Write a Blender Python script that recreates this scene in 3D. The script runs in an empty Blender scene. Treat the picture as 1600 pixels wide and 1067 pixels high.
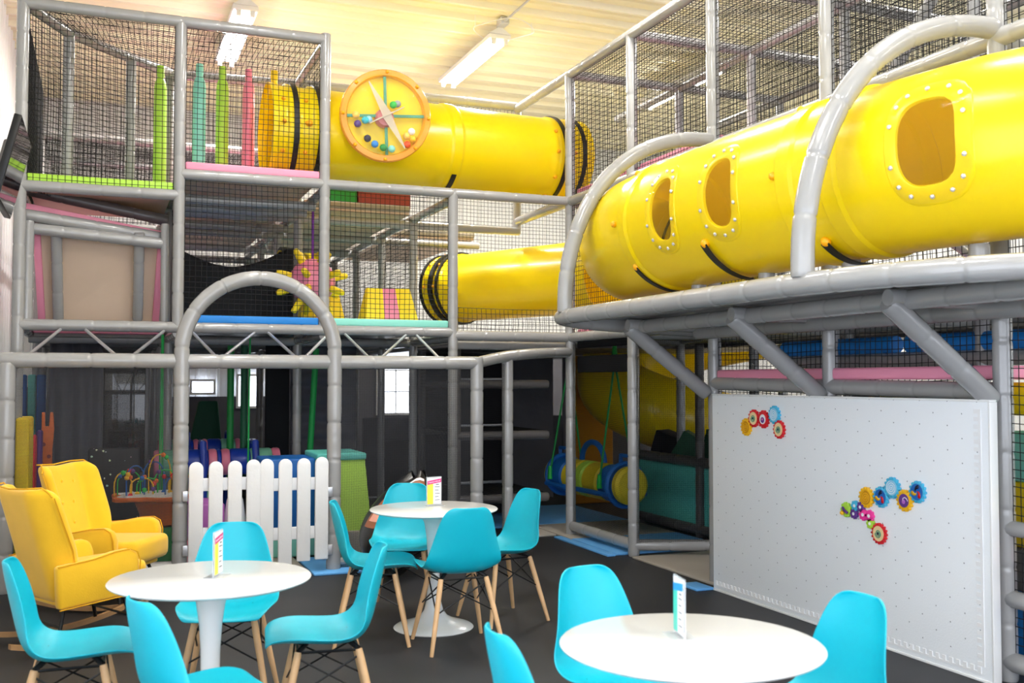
import bpy, bmesh, math, random
from mathutils import Vector, Matrix
random.seed(7)
R = math.radians
PI = math.pi
scene = bpy.context.scene
COL = scene.collection

# ---------------------------------------------------------------- camera
YAW, PITCH, CAMZ, F = R(21.8), R(2.18), 1.54, 1600.0
CAM = Vector((0, 0, CAMZ))
_f0 = Vector((math.sin(YAW), math.cos(YAW), 0))
_r = Vector((math.cos(YAW), -math.sin(YAW), 0))
_fw = _f0 * math.cos(PITCH) + Vector((0, 0, math.sin(PITCH)))
_up = -_f0 * math.sin(PITCH) + Vector((0, 0, math.cos(PITCH)))
cd = bpy.data.cameras.new('camera'); cam = bpy.data.objects.new('camera', cd); COL.objects.link(cam)
cam.location = CAM; cam.rotation_euler = (PI / 2 + PITCH, 0, -YAW)
cd.sensor_width = 36; cd.lens = 36; cd.clip_end = 100; cd.clip_start = .05
cd.dof.use_dof = True; cd.dof.focus_distance = 7.8; cd.dof.aperture_fstop = 3.2
scene.camera = cam

def P(px, py, X=None, Y=None, Z=None):
    """the point of a real plane (X=, Y= or Z=) that a photo pixel looks at"""
    d = _fw + _r * ((px - 800) / F) + _up * ((533.5 - py) / F)
    if X is not None: t = (X - CAM.x) / d.x
    elif Y is not None: t = (Y - CAM.y) / d.y
    else: t = (Z - CAM.z) / d.z
    return CAM + d * t

# ---------------------------------------------------------------- materials
M = {}
def lin(c):
    return tuple((v / 12.92 if v <= .04045 else ((v + .055) / 1.055) ** 2.4) for v in [k / 255 for k in c])
def mat(name, rgb, rough=.5, metal=0, coat=0, bump=0, bscale=60, var=0, vscale=3, emit=0, spec=.5, trans=0, sheen=0):
    m = bpy.data.materials.new(name); m.use_nodes = True
    nt = m.node_tree; b = nt.nodes['Principled BSDF']
    c = lin(rgb) + (1,)
    b.inputs['Base Color'].default_value = c
    b.inputs['Roughness'].default_value = rough
    b.inputs['Metallic'].default_value = metal
    b.inputs['Coat Weight'].default_value = coat
    b.inputs['Coat Roughness'].default_value = .12
    b.inputs['Specular IOR Level'].default_value = spec
    b.inputs['Transmission Weight'].default_value = trans
    b.inputs['Sheen Weight'].default_value = sheen
    if emit:
        b.inputs['Emission Color'].default_value = c; b.inputs['Emission Strength'].default_value = emit
    tc = None
    if var or bump:
        tc = nt.nodes.new('ShaderNodeTexCoord')
    if var:
        n = nt.nodes.new('ShaderNodeTexNoise'); n.inputs['Scale'].default_value = vscale; n.inputs['Detail'].default_value = 4
        nt.links.new(tc.outputs['Object'], n.inputs['Vector'])
        r = nt.nodes.new('ShaderNodeValToRGB')
        r.color_ramp.elements[0].position = .3; r.color_ramp.elements[1].position = .7
        r.color_ramp.elements[0].color = tuple(v * (1 - var) for v in c[:3]) + (1,)
        r.color_ramp.elements[1].color = tuple(min(1, v * (1 + var)) for v in c[:3]) + (1,)
        nt.links.new(n.outputs['Fac'], r.inputs['Fac']); nt.links.new(r.outputs['Color'], b.inputs['Base Color'])
    if bump:
        n = nt.nodes.new('ShaderNodeTexNoise'); n.inputs['Scale'].default_value = bscale; n.inputs['Detail'].default_value = 3
        nt.links.new(tc.outputs['Object'], n.inputs['Vector'])
        bp = nt.nodes.new('ShaderNodeBump'); bp.inputs['Strength'].default_value = bump; bp.inputs['Distance'].default_value = .01
        nt.links.new(n.outputs['Fac'], bp.inputs['Height']); nt.links.new(bp.outputs['Normal'], b.inputs['Normal'])
    M[name] = m
    return m

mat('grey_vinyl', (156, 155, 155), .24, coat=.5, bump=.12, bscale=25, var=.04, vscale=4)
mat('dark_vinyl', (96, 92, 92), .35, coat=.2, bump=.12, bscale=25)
mat('black_net', (14, 13, 16), .8)
mat('black_strap', (12, 12, 12), .5)
mat('yellow_plastic', (255, 230, 8), .28, coat=.15, bump=.03, bscale=6)
mat('amber_plastic', (250, 170, 0), .3)
mat('teal_plastic', (0, 178, 200), .42, bump=.02, bscale=200)
mat('white_plastic', (240, 240, 240), .25, coat=.3)
mat('table_white', (232, 231, 230), .22, coat=.2)
mat('beech', (214, 172, 126), .5, bump=.05, bscale=40, var=.12, vscale=9)
mat('rocker_wood', (170, 130, 88), .5, var=.12, vscale=9)
mat('black_metal', (18, 18, 20), .4, metal=.3)
mat('yellow_velvet', (252, 196, 28), .85, bump=.12, bscale=120, var=.05, vscale=5, sheen=.3)
mat('velvet_piping', (230, 168, 18), .85)
mat('aluminium', (205, 205, 210), .3, metal=.7)
mat('lime_foam', (176, 222, 70), .5, bump=.05)
mat('pink_foam', (240, 150, 178), .5, bump=.05)
mat('mint_foam', (140, 222, 206), .5, bump=.05)
mat('blue_foam', (18, 128, 214), .5, bump=.05)
mat('sky_foam', (100, 172, 236), .6, bump=.05)
mat('yellow_foam', (250, 214, 10), .5, bump=.05)
mat('red_foam', (222, 30, 44), .5, bump=.05)
mat('purple_foam', (98, 52, 140), .5, bump=.05)
mat('orange_foam', (232, 112, 30), .5, bump=.05)
mat('green_foam', (24, 140, 64), .5, bump=.05)
mat('dark_green_foam', (8, 84, 56), .6, bump=.05)
mat('maroon_foam', (140, 52, 52), .6, bump=.05)
mat('teal_vinyl', (104, 212, 202), .5, bump=.08)
mat('royal_blue', (24, 60, 170), .4, coat=.2)
mat('seafoam', (130, 200, 170), .4, coat=.2)
mat('rose', (235, 130, 160), .4, coat=.2)
mat('tan_vinyl', (222, 196, 172), .6, bump=.1, bscale=8, var=.03)
mat('white_fabric', (242, 242, 244), .7, bump=.35, bscale=22)
mat('green_rope', (10, 150, 70), .6)
mat('green_plastic', (20, 190, 70), .4)
mat('purple_rope', (120, 40, 160), .6)
mat('violet_foam', (190, 110, 200), .5)
mat('swing_blue', (18, 100, 184), .5)
mat('swing_yellow', (222, 200, 36), .5)
mat('dark_curtain', (92, 92, 101), .85, bump=.3, bscale=14, var=.12, vscale=2)
mat('black_curtain', (22, 22, 26), .85, bump=.2, bscale=14)
mat('grey_mat', (168, 160, 150), .7, bump=.06, bscale=80, var=.05, vscale=2)
mat('wall_paint', (236, 237, 238), .5, var=.03, vscale=1)
mat('wainscot', (92, 92, 100), .7, var=.08, vscale=3)
mat('ceiling_bounce_cream', (246, 240, 212), .3, coat=.3, var=.03, vscale=.8)  # cream tint puts yellow light bounced off the play equipment into the colour
mat('rubber_floor', (36, 36, 40), .55, bump=.15, bscale=180, var=.25, vscale=1.6)
mat('white_trim', (235, 235, 235), .4)
mat('lamp_tube', (255, 252, 245), .5, emit=30)
mat('daylight_pane', (235, 242, 255), .5, emit=3.0)
mat('screen_glass', (8, 8, 10), .05, spec=.8)
mat('bolt_steel', (220, 220, 220), .25, metal=.6)
mat('black_print', (20, 20, 22), .5)
mat('beanbag_black', (26, 26, 28), .35, coat=.3, bump=.3, bscale=9)
mat('card_white', (245, 245, 246), .4)
mat('card_yellow', (244, 226, 70), .4)
mat('card_magenta', (214, 52, 128), .4)
mat('card_blue', (50, 150, 226), .4)
mat('card_teal', (70, 200, 180), .4)
mat('ink_grey', (70, 70, 80), .5)
mat('brown_print', (150, 92, 62), .5)
mat('salmon_print', (226, 160, 140), .5)
mat('navy_ink', (14, 22, 60), .5)
mat('ball_purple', (70, 40, 130), .3)
mat('ball_grey', (150, 160, 170), .3)
mat('ball_white', (235, 235, 235), .3)
mat('ball_orange', (240, 80, 30), .3)
mat('ball_peach', (250, 200, 90), .3)
mat('hot_pink', (250, 60, 160), .35)
mat('gear_blue', (70, 185, 225), .35)
mat('gear_red', (222, 22, 36), .35)
mat('gear_yellow', (250, 190, 20), .35)
mat('gear_cream', (246, 214, 160), .4)
mat('gear_ochre', (205, 140, 10), .4)
mat('gear_ice', (150, 205, 235), .4)
mat('spoke_green', (70, 150, 120), .4)

def glass(name, rgb, alpha, rough=.05):
    m = bpy.data.materials.new(name); m.use_nodes = True; nt = m.node_tree
    for n in list(nt.nodes): nt.nodes.remove(n)
    o = nt.nodes.new('ShaderNodeOutputMaterial'); mx = nt.nodes.new('ShaderNodeMixShader')
    t = nt.nodes.new('ShaderNodeBsdfTransparent'); p = nt.nodes.new('ShaderNodeBsdfPrincipled')
    t.inputs['Color'].default_value = (1, 1, 1, 1)
    p.inputs['Base Color'].default_value = lin(rgb) + (1,); p.inputs['Roughness'].default_value = rough
    mx.inputs[0].default_value = alpha
    nt.links.new(t.outputs[0], mx.inputs[1]); nt.links.new(p.outputs[0], mx.inputs[2]); nt.links.new(mx.outputs[0], o.inputs[0])
    M[name] = m
glass('clear_pane', (255, 210, 80), .1)
glass('clear_dome', (255, 240, 220), .05)
glass('clear_acrylic', (240, 245, 250), .3)
glass('rim_acrylic', (255, 176, 70), .62, .2)
glass('blade_plastic', (215, 205, 185), .6, .3)
glass('hub_pink', (226, 130, 140), .7, .3)

def mesh_mat(name, cell, frac, rgb=(16, 16, 19)):
    """fine woven mesh: dark threads, open holes"""
    m = bpy.data.materials.new(name); m.use_nodes = True; nt = m.node_tree
    for n in list(nt.nodes): nt.nodes.remove(n)
    o = nt.nodes.new('ShaderNodeOutputMaterial'); mx = nt.nodes.new('ShaderNodeMixShader')
    t = nt.nodes.new('ShaderNodeBsdfTransparent'); p = nt.nodes.new('ShaderNodeBsdfDiffuse')
    p.inputs['Color'].default_value = lin(rgb) + (1,)
    uv = nt.nodes.new('ShaderNodeUVMap'); sp = nt.nodes.new('ShaderNodeSeparateXYZ'); nt.links.new(uv.outputs[0], sp.inputs[0])
    outs = []
    for k in range(2):
        a = nt.nodes.new('ShaderNodeMath'); a.operation = 'DIVIDE'; a.inputs[1].default_value = cell; nt.links.new(sp.outputs[k], a.inputs[0])
        b = nt.nodes.new('ShaderNodeMath'); b.operation = 'FRACT'; nt.links.new(a.outputs[0], b.inputs[0])
        c = nt.nodes.new('ShaderNodeMath'); c.operation = 'LESS_THAN'; c.inputs[1].default_value = frac; nt.links.new(b.outputs[0], c.inputs[0])
        outs.append(c)
    mxx = nt.nodes.new('ShaderNodeMath'); mxx.operation = 'MAXIMUM'
    nt.links.new(outs[0].outputs[0], mxx.inputs[0]); nt.links.new(outs[1].outputs[0], mxx.inputs[1])
    nt.links.new(mxx.outputs[0], mx.inputs[0])
    nt.links.new(t.outputs[0], mx.inputs[1]); nt.links.new(p.outputs[0], mx.inputs[2]); nt.links.new(mx.outputs[0], o.inputs[0])
    M[name] = m
mesh_mat('fine_mesh', .0085, .27, (62, 62, 65))
mesh_mat('dark_mesh', .0085, .22)

def dot_mat():
    """pegboard foam: white with a quincunx of small dark peg holes"""
    m = mat('peg_foam', (243, 246, 250), .45, bump=.12, bscale=90)
    nt = m.node_tree; b = nt.nodes['Principled BSDF']
    tc = nt.nodes.new('ShaderNodeTexCoord'); sp = nt.nodes.new('ShaderNodeSeparateXYZ'); nt.links.new(tc.outputs['Object'], sp.inputs[0])
    def mth(op, a, bb=None):
        n = nt.nodes.new('ShaderNodeMath'); n.operation = op
        for i, v in enumerate((a, bb)):
            if v is None: continue
            if isinstance(v, (int, float)): n.inputs[i].default_value = v
            else: nt.links.new(v, n.inputs[i])
        return n.outputs[0]
    res = []
    for off in (0, .5):
        u = mth('SUBTRACT', mth('FRACT', mth('ADD', mth('DIVIDE', sp.outputs[1], .2), off + 10)), .5)
        v = mth('SUBTRACT', mth('FRACT', mth('ADD', mth('DIVIDE', sp.outputs[2], .13), off + 10)), .5)
        u = mth('MULTIPLY', u, .2); v = mth('MULTIPLY', v, .13)
        res.append(mth('LESS_THAN', mth('ADD', mth('MULTIPLY', u, u), mth('MULTIPLY', v, v)), .0036 ** 2))
    f = mth('MAXIMUM', res[0], res[1])
    mx = nt.nodes.new('ShaderNodeMixRGB'); nt.links.new(f, mx.inputs[0])
    mx.inputs[1].default_value = lin((243, 246, 250)) + (1,); mx.inputs[2].default_value = lin((128, 130, 136)) + (1,)
    nt.links.new(mx.outputs[0], b.inputs['Base Color'])
dot_mat()

def star_mat():
    m = mat('star_print', (20, 20, 26), .6)
    nt = m.node_tree; b = nt.nodes['Principled BSDF']
    tc = nt.nodes.new('ShaderNodeTexCoord'); v = nt.nodes.new('ShaderNodeTexVoronoi'); v.inputs['Scale'].default_value = 14
    nt.links.new(tc.outputs['Object'], v.inputs['Vector'])
    l = nt.nodes.new('ShaderNodeMath'); l.operation = 'LESS_THAN'; l.inputs[1].default_value = .13; nt.links.new(v.outputs['Distance'], l.inputs[0])
    h = nt.nodes.new('ShaderNodeMixRGB'); h.inputs[0].default_value = .55; h.inputs[2].default_value = (.9, .9, .9, 1); nt.links.new(v.outputs['Color'], h.inputs[1])
    mx = nt.nodes.new('ShaderNodeMixRGB'); nt.links.new(l.outputs[0], mx.inputs[0]); mx.inputs[1].default_value = lin((20, 20, 26)) + (1,)
    nt.links.new(h.outputs[0], mx.inputs[2]); nt.links.new(mx.outputs[0], b.inputs['Base Color'])
star_mat()
def translucent(name, f):
    """thin rotomoulded plastic: lets some light through"""
    nt = M[name].node_tree; b = nt.nodes['Principled BSDF']; o = nt.nodes['Material Output']
    t = nt.nodes.new('ShaderNodeBsdfTranslucent'); t.inputs['Color'].default_value = b.inputs['Base Color'].default_value
    mx = nt.nodes.new('ShaderNodeMixShader'); mx.inputs[0].default_value = f
    nt.links.new(b.outputs[0], mx.inputs[1]); nt.links.new(t.outputs[0], mx.inputs[2]); nt.links.new(mx.outputs[0], o.inputs[0])
translucent('yellow_plastic', .28)

# ---------------------------------------------------------------- builders
def tag(o, label=None, cat=None, group=None, kind=None):
    if label: o['label'] = label
    if cat: o['category'] = cat
    if group: o['group'] = group
    if kind: o['kind'] = kind
    return o
def empty(name, loc, label=None, cat=None, rz=0, group=None):
    o = bpy.data.objects.new(name, None); COL.objects.link(o)
    o.location = loc; o.rotation_euler = (0, 0, rz); o.empty_display_size = .1
    return tag(o, label, cat, group)
def inv(o):
    """world matrix of a thing (Empties here carry location and z rotation, parts identity)"""
    m = Matrix.Identity(4)
    while o is not None:
        m = Matrix.LocRotScale(o.location, o.rotation_euler, o.scale) @ m; o = o.parent
    return m
class MB:
    def __init__(s): s.bm = bmesh.new(); s.mats = []; s.mi = 0
    def use(s, m):
        m = M[m]
        if m not in s.mats: s.mats.append(m)
        s.mi = s.mats.index(m); return s
    def face(s, vs):
        try: f = s.bm.faces.new(vs)
        except ValueError: return None
        f.material_index = s.mi; f.smooth = True; return f
    def box(s, lo, hi, bev=0, mtx=None):
        x0, y0, z0 = lo; x1, y1, z1 = hi
        b = bmesh.new()
        bmesh.ops.create_cube(b, size=1)
        for v in b.verts: v.co = Vector(((x0 + x1) / 2 + v.co.x * (x1 - x0), (y0 + y1) / 2 + v.co.y * (y1 - y0), (z0 + z1) / 2 + v.co.z * (z1 - z0)))
        if bev: bmesh.ops.bevel(b, geom=list(b.edges), offset=bev, segments=3, affect='EDGES', profile=.5)
        return s.merge(b, mtx)
    def merge(s, b, mtx=None):
        vm = {}
        for v in b.verts: vm[v] = s.bm.verts.new(mtx @ v.co if mtx else v.co)
        for f in b.faces: s.face([vm[v] for v in f.verts])
        b.free(); return s
    def prism(s, pts, vec, bev=0, mtx=None):
        """polygon (3-D points) extruded along vec"""
        b = bmesh.new(); vec = Vector(vec)
        a = [b.verts.new(Vector(p)) for p in pts]; c = [b.verts.new(Vector(p) + vec) for p in pts]
        n = len(pts); b.faces.new(a[::-1]); b.faces.new(c)
        for i in range(n): b.faces.new((a[i], a[(i + 1) % n], c[(i + 1) % n], c[i]))
        bmesh.ops.recalc_face_normals(b, faces=list(b.faces))
        if bev: bmesh.ops.bevel(b, geom=list(b.edges), offset=bev, segments=2, affect='EDGES', profile=.5)
        return s.merge(b, mtx)
    def tube(s, pts, r, seg=10, cap=True, closed=False):
        pts = [Vector(p) for p in pts]; n = len(pts)
        rr = r if isinstance(r, (list, tuple)) else [r] * n
        rings = []; prev = None
        for i, p in enumerate(pts):
            if closed: t = pts[(i + 1) % n] - pts[i - 1]
            else: t = pts[min(i + 1, n - 1)] - pts[max(i - 1, 0)]
            if t.length < 1e-9: t = Vector((0, 0, 1))
            t.normalize()
            if prev is None:
                a = Vector((0, 0, 1)) if abs(t.z) < .9 else Vector((1, 0, 0))
                u = t.cross(a).normalized()
            else:
                u = prev - t * prev.dot(t)
                u = u.normalized() if u.length > 1e-6 else t.orthogonal().normalized()
            prev = u; w = t.cross(u)
            rings.append([s.bm.verts.new(p + (u * math.cos(2 * PI * k / seg) + w * math.sin(2 * PI * k / seg)) * rr[i]) for k in range(seg)])
        m = n if closed else n - 1
        for i in range(m):
            A, B = rings[i], rings[(i + 1) % n]
            for k in range(seg): s.face((A[k], A[(k + 1) % seg], B[(k + 1) % seg], B[k]))
        if cap and not closed:
            s.face(rings[0][::-1]); s.face(rings[-1])
        return s
    def lathe(s, prof, o=(0, 0, 0), axis='z', seg=32, mtx=None, cap=True):
        rings = []
        o = Vector(o)
        for r, h in prof:
            ring = []
            for k in range(seg):
                a = 2 * PI * k / seg
                if axis == 'z': v = Vector((r * math.cos(a), r * math.sin(a), h))
                elif axis == 'y': v = Vector((r * math.cos(a), h, r * math.sin(a)))
                else: v = Vector((h, r * math.cos(a), r * math.sin(a)))
                v = v + o
                ring.append(s.bm.verts.new(mtx @ v if mtx else v))
            rings.append(ring)
        for A, B in zip(rings, rings[1:]):
            for k in range(seg): s.face((A[k], A[(k + 1) % seg], B[(k + 1) % seg], B[k]))
        if cap: s.face(rings[0][::-1]); s.face(rings[-1])
        return s
    def ball(s, c, r, u=16, v=10, sc=(1, 1, 1), mtx=None):
        b = bmesh.new(); bmesh.ops.create_uvsphere(b, u_segments=u, v_segments=v, radius=r)
        for q in b.verts: q.co = Vector((q.co.x * sc[0], q.co.y * sc[1], q.co.z * sc[2])) + Vector(c)
        return s.merge(b, mtx)
    def grid(s, fn, nu, nv, close_u=False):
        vs = [[s.bm.verts.new(fn(i / nu, j / nv)) for i in range(nu + (0 if close_u else 1))] for j in range(nv + 1)]
        w = len(vs[0])
        for j in range(nv):
            for i in range(nu): s.face((vs[j][i], vs[j][(i + 1) % w], vs[j + 1][(i + 1) % w], vs[j + 1][i]))
        return s
    def build(s, name, m=None, parent=None, solid=0, sub=0, auto=40, world=True, uv=None):
        """link as one mesh object; vertices are given in world space unless world=False (then in the parent's space)"""
        if m and not s.mats: s.use(m)
        bmesh.ops.recalc_face_normals(s.bm, faces=list(s.bm.faces))
        if world:
            if parent is not None:
                im = inv(parent).inverted(); org = Vector((0, 0, 0))
                for v in s.bm.verts: v.co = im @ v.co
                off = org
            else:
                lo = Vector((min(v.co.x for v in s.bm.verts), min(v.co.y for v in s.bm.verts), min(v.co.z for v in s.bm.verts)))
                hi = Vector((max(v.co.x for v in s.bm.verts), max(v.co.y for v in s.bm.verts), max(v.co.z for v in s.bm.verts)))
                off = Vector(((lo.x + hi.x) / 2, (lo.y + hi.y) / 2, lo.z))
                for v in s.bm.verts: v.co = v.co - off
        else: off = Vector((0, 0, 0))
        me = bpy.data.meshes.new(name)
        if auto:
            ca = math.cos(R(auto))
            for e in s.bm.edges:
                if len(e.link_faces) == 2 and e.link_faces[0].normal.dot(e.link_faces[1].normal) < ca: e.smooth = False
        s.bm.to_mesh(me); s.bm.free()
        for q in s.mats: me.materials.append(q)
        o = bpy.data.objects.new(name, me); COL.objects.link(o)
        o.location = off
        if parent is not None: o.parent = parent
        if solid:
            md = o.modifiers.new('solidify', 'SOLIDIFY'); md.thickness = solid; md.offset = 0
        if sub:
            md = o.modifiers.new('subdivision', 'SUBSURF'); md.levels = sub; md.render_levels = sub
        return o

def spline(pts, step=.05):
    """Catmull-Rom resample"""
    pts = [Vector(p) for p in pts]
    if len(pts) == 2: return line(pts[0], pts[1], step)
    q = [pts[0] * 2 - pts[1]] + pts + [pts[-1] * 2 - pts[-2]]
    out = []
    for i in range(1, len(q) - 2):
        a, b, c, d = q[i - 1], q[i], q[i + 1], q[i + 2]
        n = max(2, int((c - b).length / step))
        for k in range(n):
            t = k / n
            out.append(.5 * ((2 * b) + (c - a) * t + (2 * a - 5 * b + 4 * c - d) * t * t + (-a + 3 * b - 3 * c + d) * t ** 3))
    out.append(pts[-1]); return out
def line(a, b, step=.05):
    a, b = Vector(a), Vector(b); n = max(1, int((b - a).length / step))
    return [a.lerp(b, k / n) for k in range(n + 1)]

def pipe(name, parent, pts, r=.048, m='grey_vinyl', seglen=.3, seg=12, smooth=False):
    """padded play-frame pipe: foam sleeves in short lengths with a pinched seam between them"""
    if smooth: path = spline(pts, .04)
    else:
        path = [Vector(pts[0])]
        for a, b in zip(pts, pts[1:]): path += line(a, b, .15)[1:]
    L = [0]
    for a, b in zip(path, path[1:]): L.append(L[-1] + (b - a).length)
    tot = L[-1]; n = max(1, round(tot / seglen)); sl = tot / n
    st = set()
    for k in range(n):
        for f in (0, .012, .03, sl * .5, sl - .03, sl - .012): st.add(round(k * sl + f, 5))
    st.add(tot)
    st |= {round(x, 5) for x in L} if smooth else set()
    st = sorted(st); out = []; rr = []
    j = 0; last = -1
    rnd = random.Random(int(tot * 1000) + len(name))
    for x in st:
        x = min(x, tot)
        if x - last < .004: continue
        last = x
        while j < len(L) - 2 and L[j + 1] < x: j += 1
        t = (x - L[j]) / max(1e-9, L[j + 1] - L[j])
        out.append(path[j].lerp(path[j + 1], min(1, t)))
        e = min(x % sl, sl - x % sl)
        k = .915 if e < .006 else (1.0 if e < .02 else 1.015)
        rr.append(r * k * rnd.uniform(.99, 1.01))
    mb = MB(); mb.tube(out, rr, seg)
    return mb.build(name, m, parent, auto=60)

def net(parent, a, b, c, d, cell=.047, th=.0028, sag=.012, name='net', m='black_net'):
    """knotted square net as real strands over the patch a b c d"""
    a, b, c, d = map(Vector, (a, b, c, d))
    nu = max(2, round(((b - a).length + (c - d).length) / 2 / cell)); nv = max(2, round(((d - a).length + (c - b).length) / 2 / cell))
    nrm = (b - a).cross(d - a).normalized(); ph = random.random() * 6
    U = (b - a).normalized(); V = (d - a).normalized()
    rnd = random.Random(int(ph * 1e4))
    jx = [rnd.uniform(-.12, .12) for _ in range(nu + 1)]; jy = [rnd.uniform(-.12, .12) for _ in range(nv + 1)]
    def q(u, v):
        p = (a * (1 - u) + b * u) * (1 - v) + (d * (1 - u) + c * u) * v
        w = math.sin(PI * u) * math.sin(PI * v)
        return p + nrm * (sag * w * (1 + .5 * math.sin(7 * u + ph) * math.cos(6 * v + ph))) - Vector((0, 0, .6 * sag * math.sin(PI * u))) \
            + U * (.006 * math.sin(9 * v + 5 * u + ph) * w) + V * (.006 * math.sin(8 * u + 4 * v + ph) * w)
    mb = MB()
    for i in range(nu + 1):
        u = min(1, max(0, (i + jx[i]) / nu))
        mb.tube([q(u, k / 8) for k in range(9)], th, 3, cap=False)
    for j in range(nv + 1):
        v = min(1, max(0, (j + jy[j]) / nv))
        mb.tube([q(k / 8, v) for k in range(9)], th, 3, cap=False)
    return mb.build(name, m, parent, auto=0)

def sheet(name, parent, a, b, c, d, m):
    """fine woven mesh stretched over a b c d; the weave is laid out in metres"""
    a, b, c, d = map(Vector, (a, b, c, d))
    mb = MB(); vs = [mb.bm.verts.new(v) for v in (a, b, c, d)]; mb.face(vs)
    o = mb.build(name, m, parent, auto=0)
    uv = o.data.uv_layers.new(name='weave'); w = (b - a).length; h = (d - a).length
    cs = {0: (0, 0), 1: (w, 0), 2: (w, h), 3: (0, h)}
    for l in o.data.loops: uv.data[l.index].uv = cs[l.vertex_index]
    return o

def copy_tree(o, parent=None):
    c = o.copy(); COL.objects.link(c)
    if parent is not None: c.parent = parent
    for ch in [k for k in bpy.data.objects if k.parent == o]: copy_tree(ch, c)
    return c

def text_mesh(s, size, name, m, parent, mtx):
    cu = bpy.data.curves.new(name, 'FONT'); cu.body = s; cu.size = size; cu.extrude = .0004; cu.align_x = 'CENTER'; cu.align_y = 'CENTER'
    t = bpy.data.objects.new(name, cu); COL.objects.link(t)
    bpy.context.view_layer.update()
    me = bpy.data.meshes.new_from_object(t.evaluated_get(bpy.context.evaluated_depsgraph_get()))
    bpy.data.objects.remove(t); me.transform(mtx); me.materials.clear(); me.materials.append(M[m])
    o = bpy.data.objects.new(name, me); COL.objects.link(o); o.parent = parent
    return o
# ================================================================ the room
XL, XR, YB, YF, ZC = -1.05, 9.6, 16.0, -3.2, 5.6
def ribbed(name, a, udir, ulen, vdir, vlen, nrm, m, pitch=.3, depth=.03):
    """sheet-metal cladding: trapezoid ribs repeat along u, run along v, and stand out along nrm"""
    a, udir, vdir, nrm = map(Vector, (a, udir, vdir, nrm)); mb = MB()
    prof = []; u = 0
    while u < ulen - 1e-6:
        for f, h in ((0, 0), (.3, 0), (.36, .35), (.44, .35), (.5, 0), (.8, 0), (.85, 1), (.95, 1)):
            if u + f * pitch <= ulen: prof.append((u + f * pitch, h * depth))
        u += pitch
    prof.append((ulen, 0))
    A = [mb.bm.verts.new(a + udir * x + nrm * h) for x, h in prof]
    B = [mb.bm.verts.new(a + udir * x + nrm * h + vdir * vlen) for x, h in prof]
    for i in range(len(prof) - 1): mb.face((A[i], A[i + 1], B[i + 1], B[i]))
    o = mb.build(name, m, auto=10); return tag(o, kind='structure')
mb = MB(); mb.box((XL - .2, YF - .2, -.1), (XR + .2, YB + .2, 0)); tag(mb.build('floor', 'rubber_floor'), 'black rubber floor under the cafe tables', None, kind='structure')
ribbed('ceiling', (XL - .1, YF, ZC), (0, 1, 0), YB - YF, (1, 0, 0), XR - XL + .2, (0, 0, -1), 'ceiling_bounce_cream', .42, .06)
ribbed('wall_left', (XL, 3.2, 0), (0, 1, 0), YB - 3.2, (0, 0, 1), ZC, (1, 0, 0), 'wall_paint')
ribbed('wall_right', (XR, YF, 0), (0, 1, 0), YB - YF, (0, 0, 1), ZC, (-1, 0, 0), 'wall_paint')
ribbed('wall_back', (XL, YB, 0), (1, 0, 0), XR - XL, (0, 0, 1), ZC, (0, -1, 0), 'wall_paint')
mb = MB(); mb.box((XL + .06, YB - .09, 0), (2.45, YB - .05, 1.3)); mb.box((2.45, YB - .09, 0), (XR - .06, YB - .05, 2.05)); tag(mb.build('trim_back', 'wainscot'), kind='structure')
mb = MB(); mb.box((XL + .05, 8.6, 0), (XL + .09, YB - .1, 1.45)); tag(mb.build('trim_left', 'wainscot'), kind='structure')
# glazed front of the room behind the viewer: piers, sill and head around three tall openings
mb = MB()
mb.box((XL, YF - .2, 0), (XR, YF, .35)); mb.box((XL, YF - .2, 3.6), (XR, YF, ZC))
for x in (XL, 2.35, 5.9, XR - .25): mb.box((x, YF - .2, .35), (x + .25, YF, 3.6))
mb.box((XL - .2, YF, 0), (XL, 3.2, .35)); mb.box((XL - .2, YF, 3.6), (XL, 3.2, ZC))      # the same glazing turns the corner on the left
for y in (YF, -.2, 3.0): mb.box((XL - .2, y, .35), (XL, y + .2, 3.6))
tag(mb.build('wall_front', 'wall_paint', auto=30), kind='structure')

def window(name, p0, p1, nx, nz, lab):
    mb = MB(); x0, x1 = sorted((p0.x, p1.x)); z0, z1 = sorted((p0.z, p1.z)); y = YB - .1
    w = .035
    mb.box((x0 - w, y - .03, z0 - w), (x1 + w, y, z0)); mb.box((x0 - w, y - .03, z1), (x1 + w, y, z1 + w))
    mb.box((x0 - w, y - .03, z0), (x0, y, z1)); mb.box((x1, y - .03, z0), (x1 + w, y, z1))
    for i in range(1, nx): mb.box((x0 + (x1 - x0) * i / nx - .008, y - .025, z0), (x0 + (x1 - x0) * i / nx + .008, y - .005, z1))
    for i in range(1, nz): mb.box((x0, y - .025, z0 + (z1 - z0) * i / nz - .008), (x1, y - .005, z0 + (z1 - z0) * i / nz + .008))
    f = tag(mb.build(name, 'wall_paint', auto=30), kind='structure')
    mb = MB(); mb.box((x0, y - .006, z0), (x1, y, z1)); mb.build('pane', 'daylight_pane', f)
window('window_1', P(588, 645, Y=YB), P(642, 546, Y=YB), 2, 3, '')
window('window_2', P(299, 613, Y=YB), P(332, 596, Y=YB), 1, 1, '')
window('window_3', P(371, 634, Y=YB), P(402, 588, Y=YB), 1, 1, '')

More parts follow.
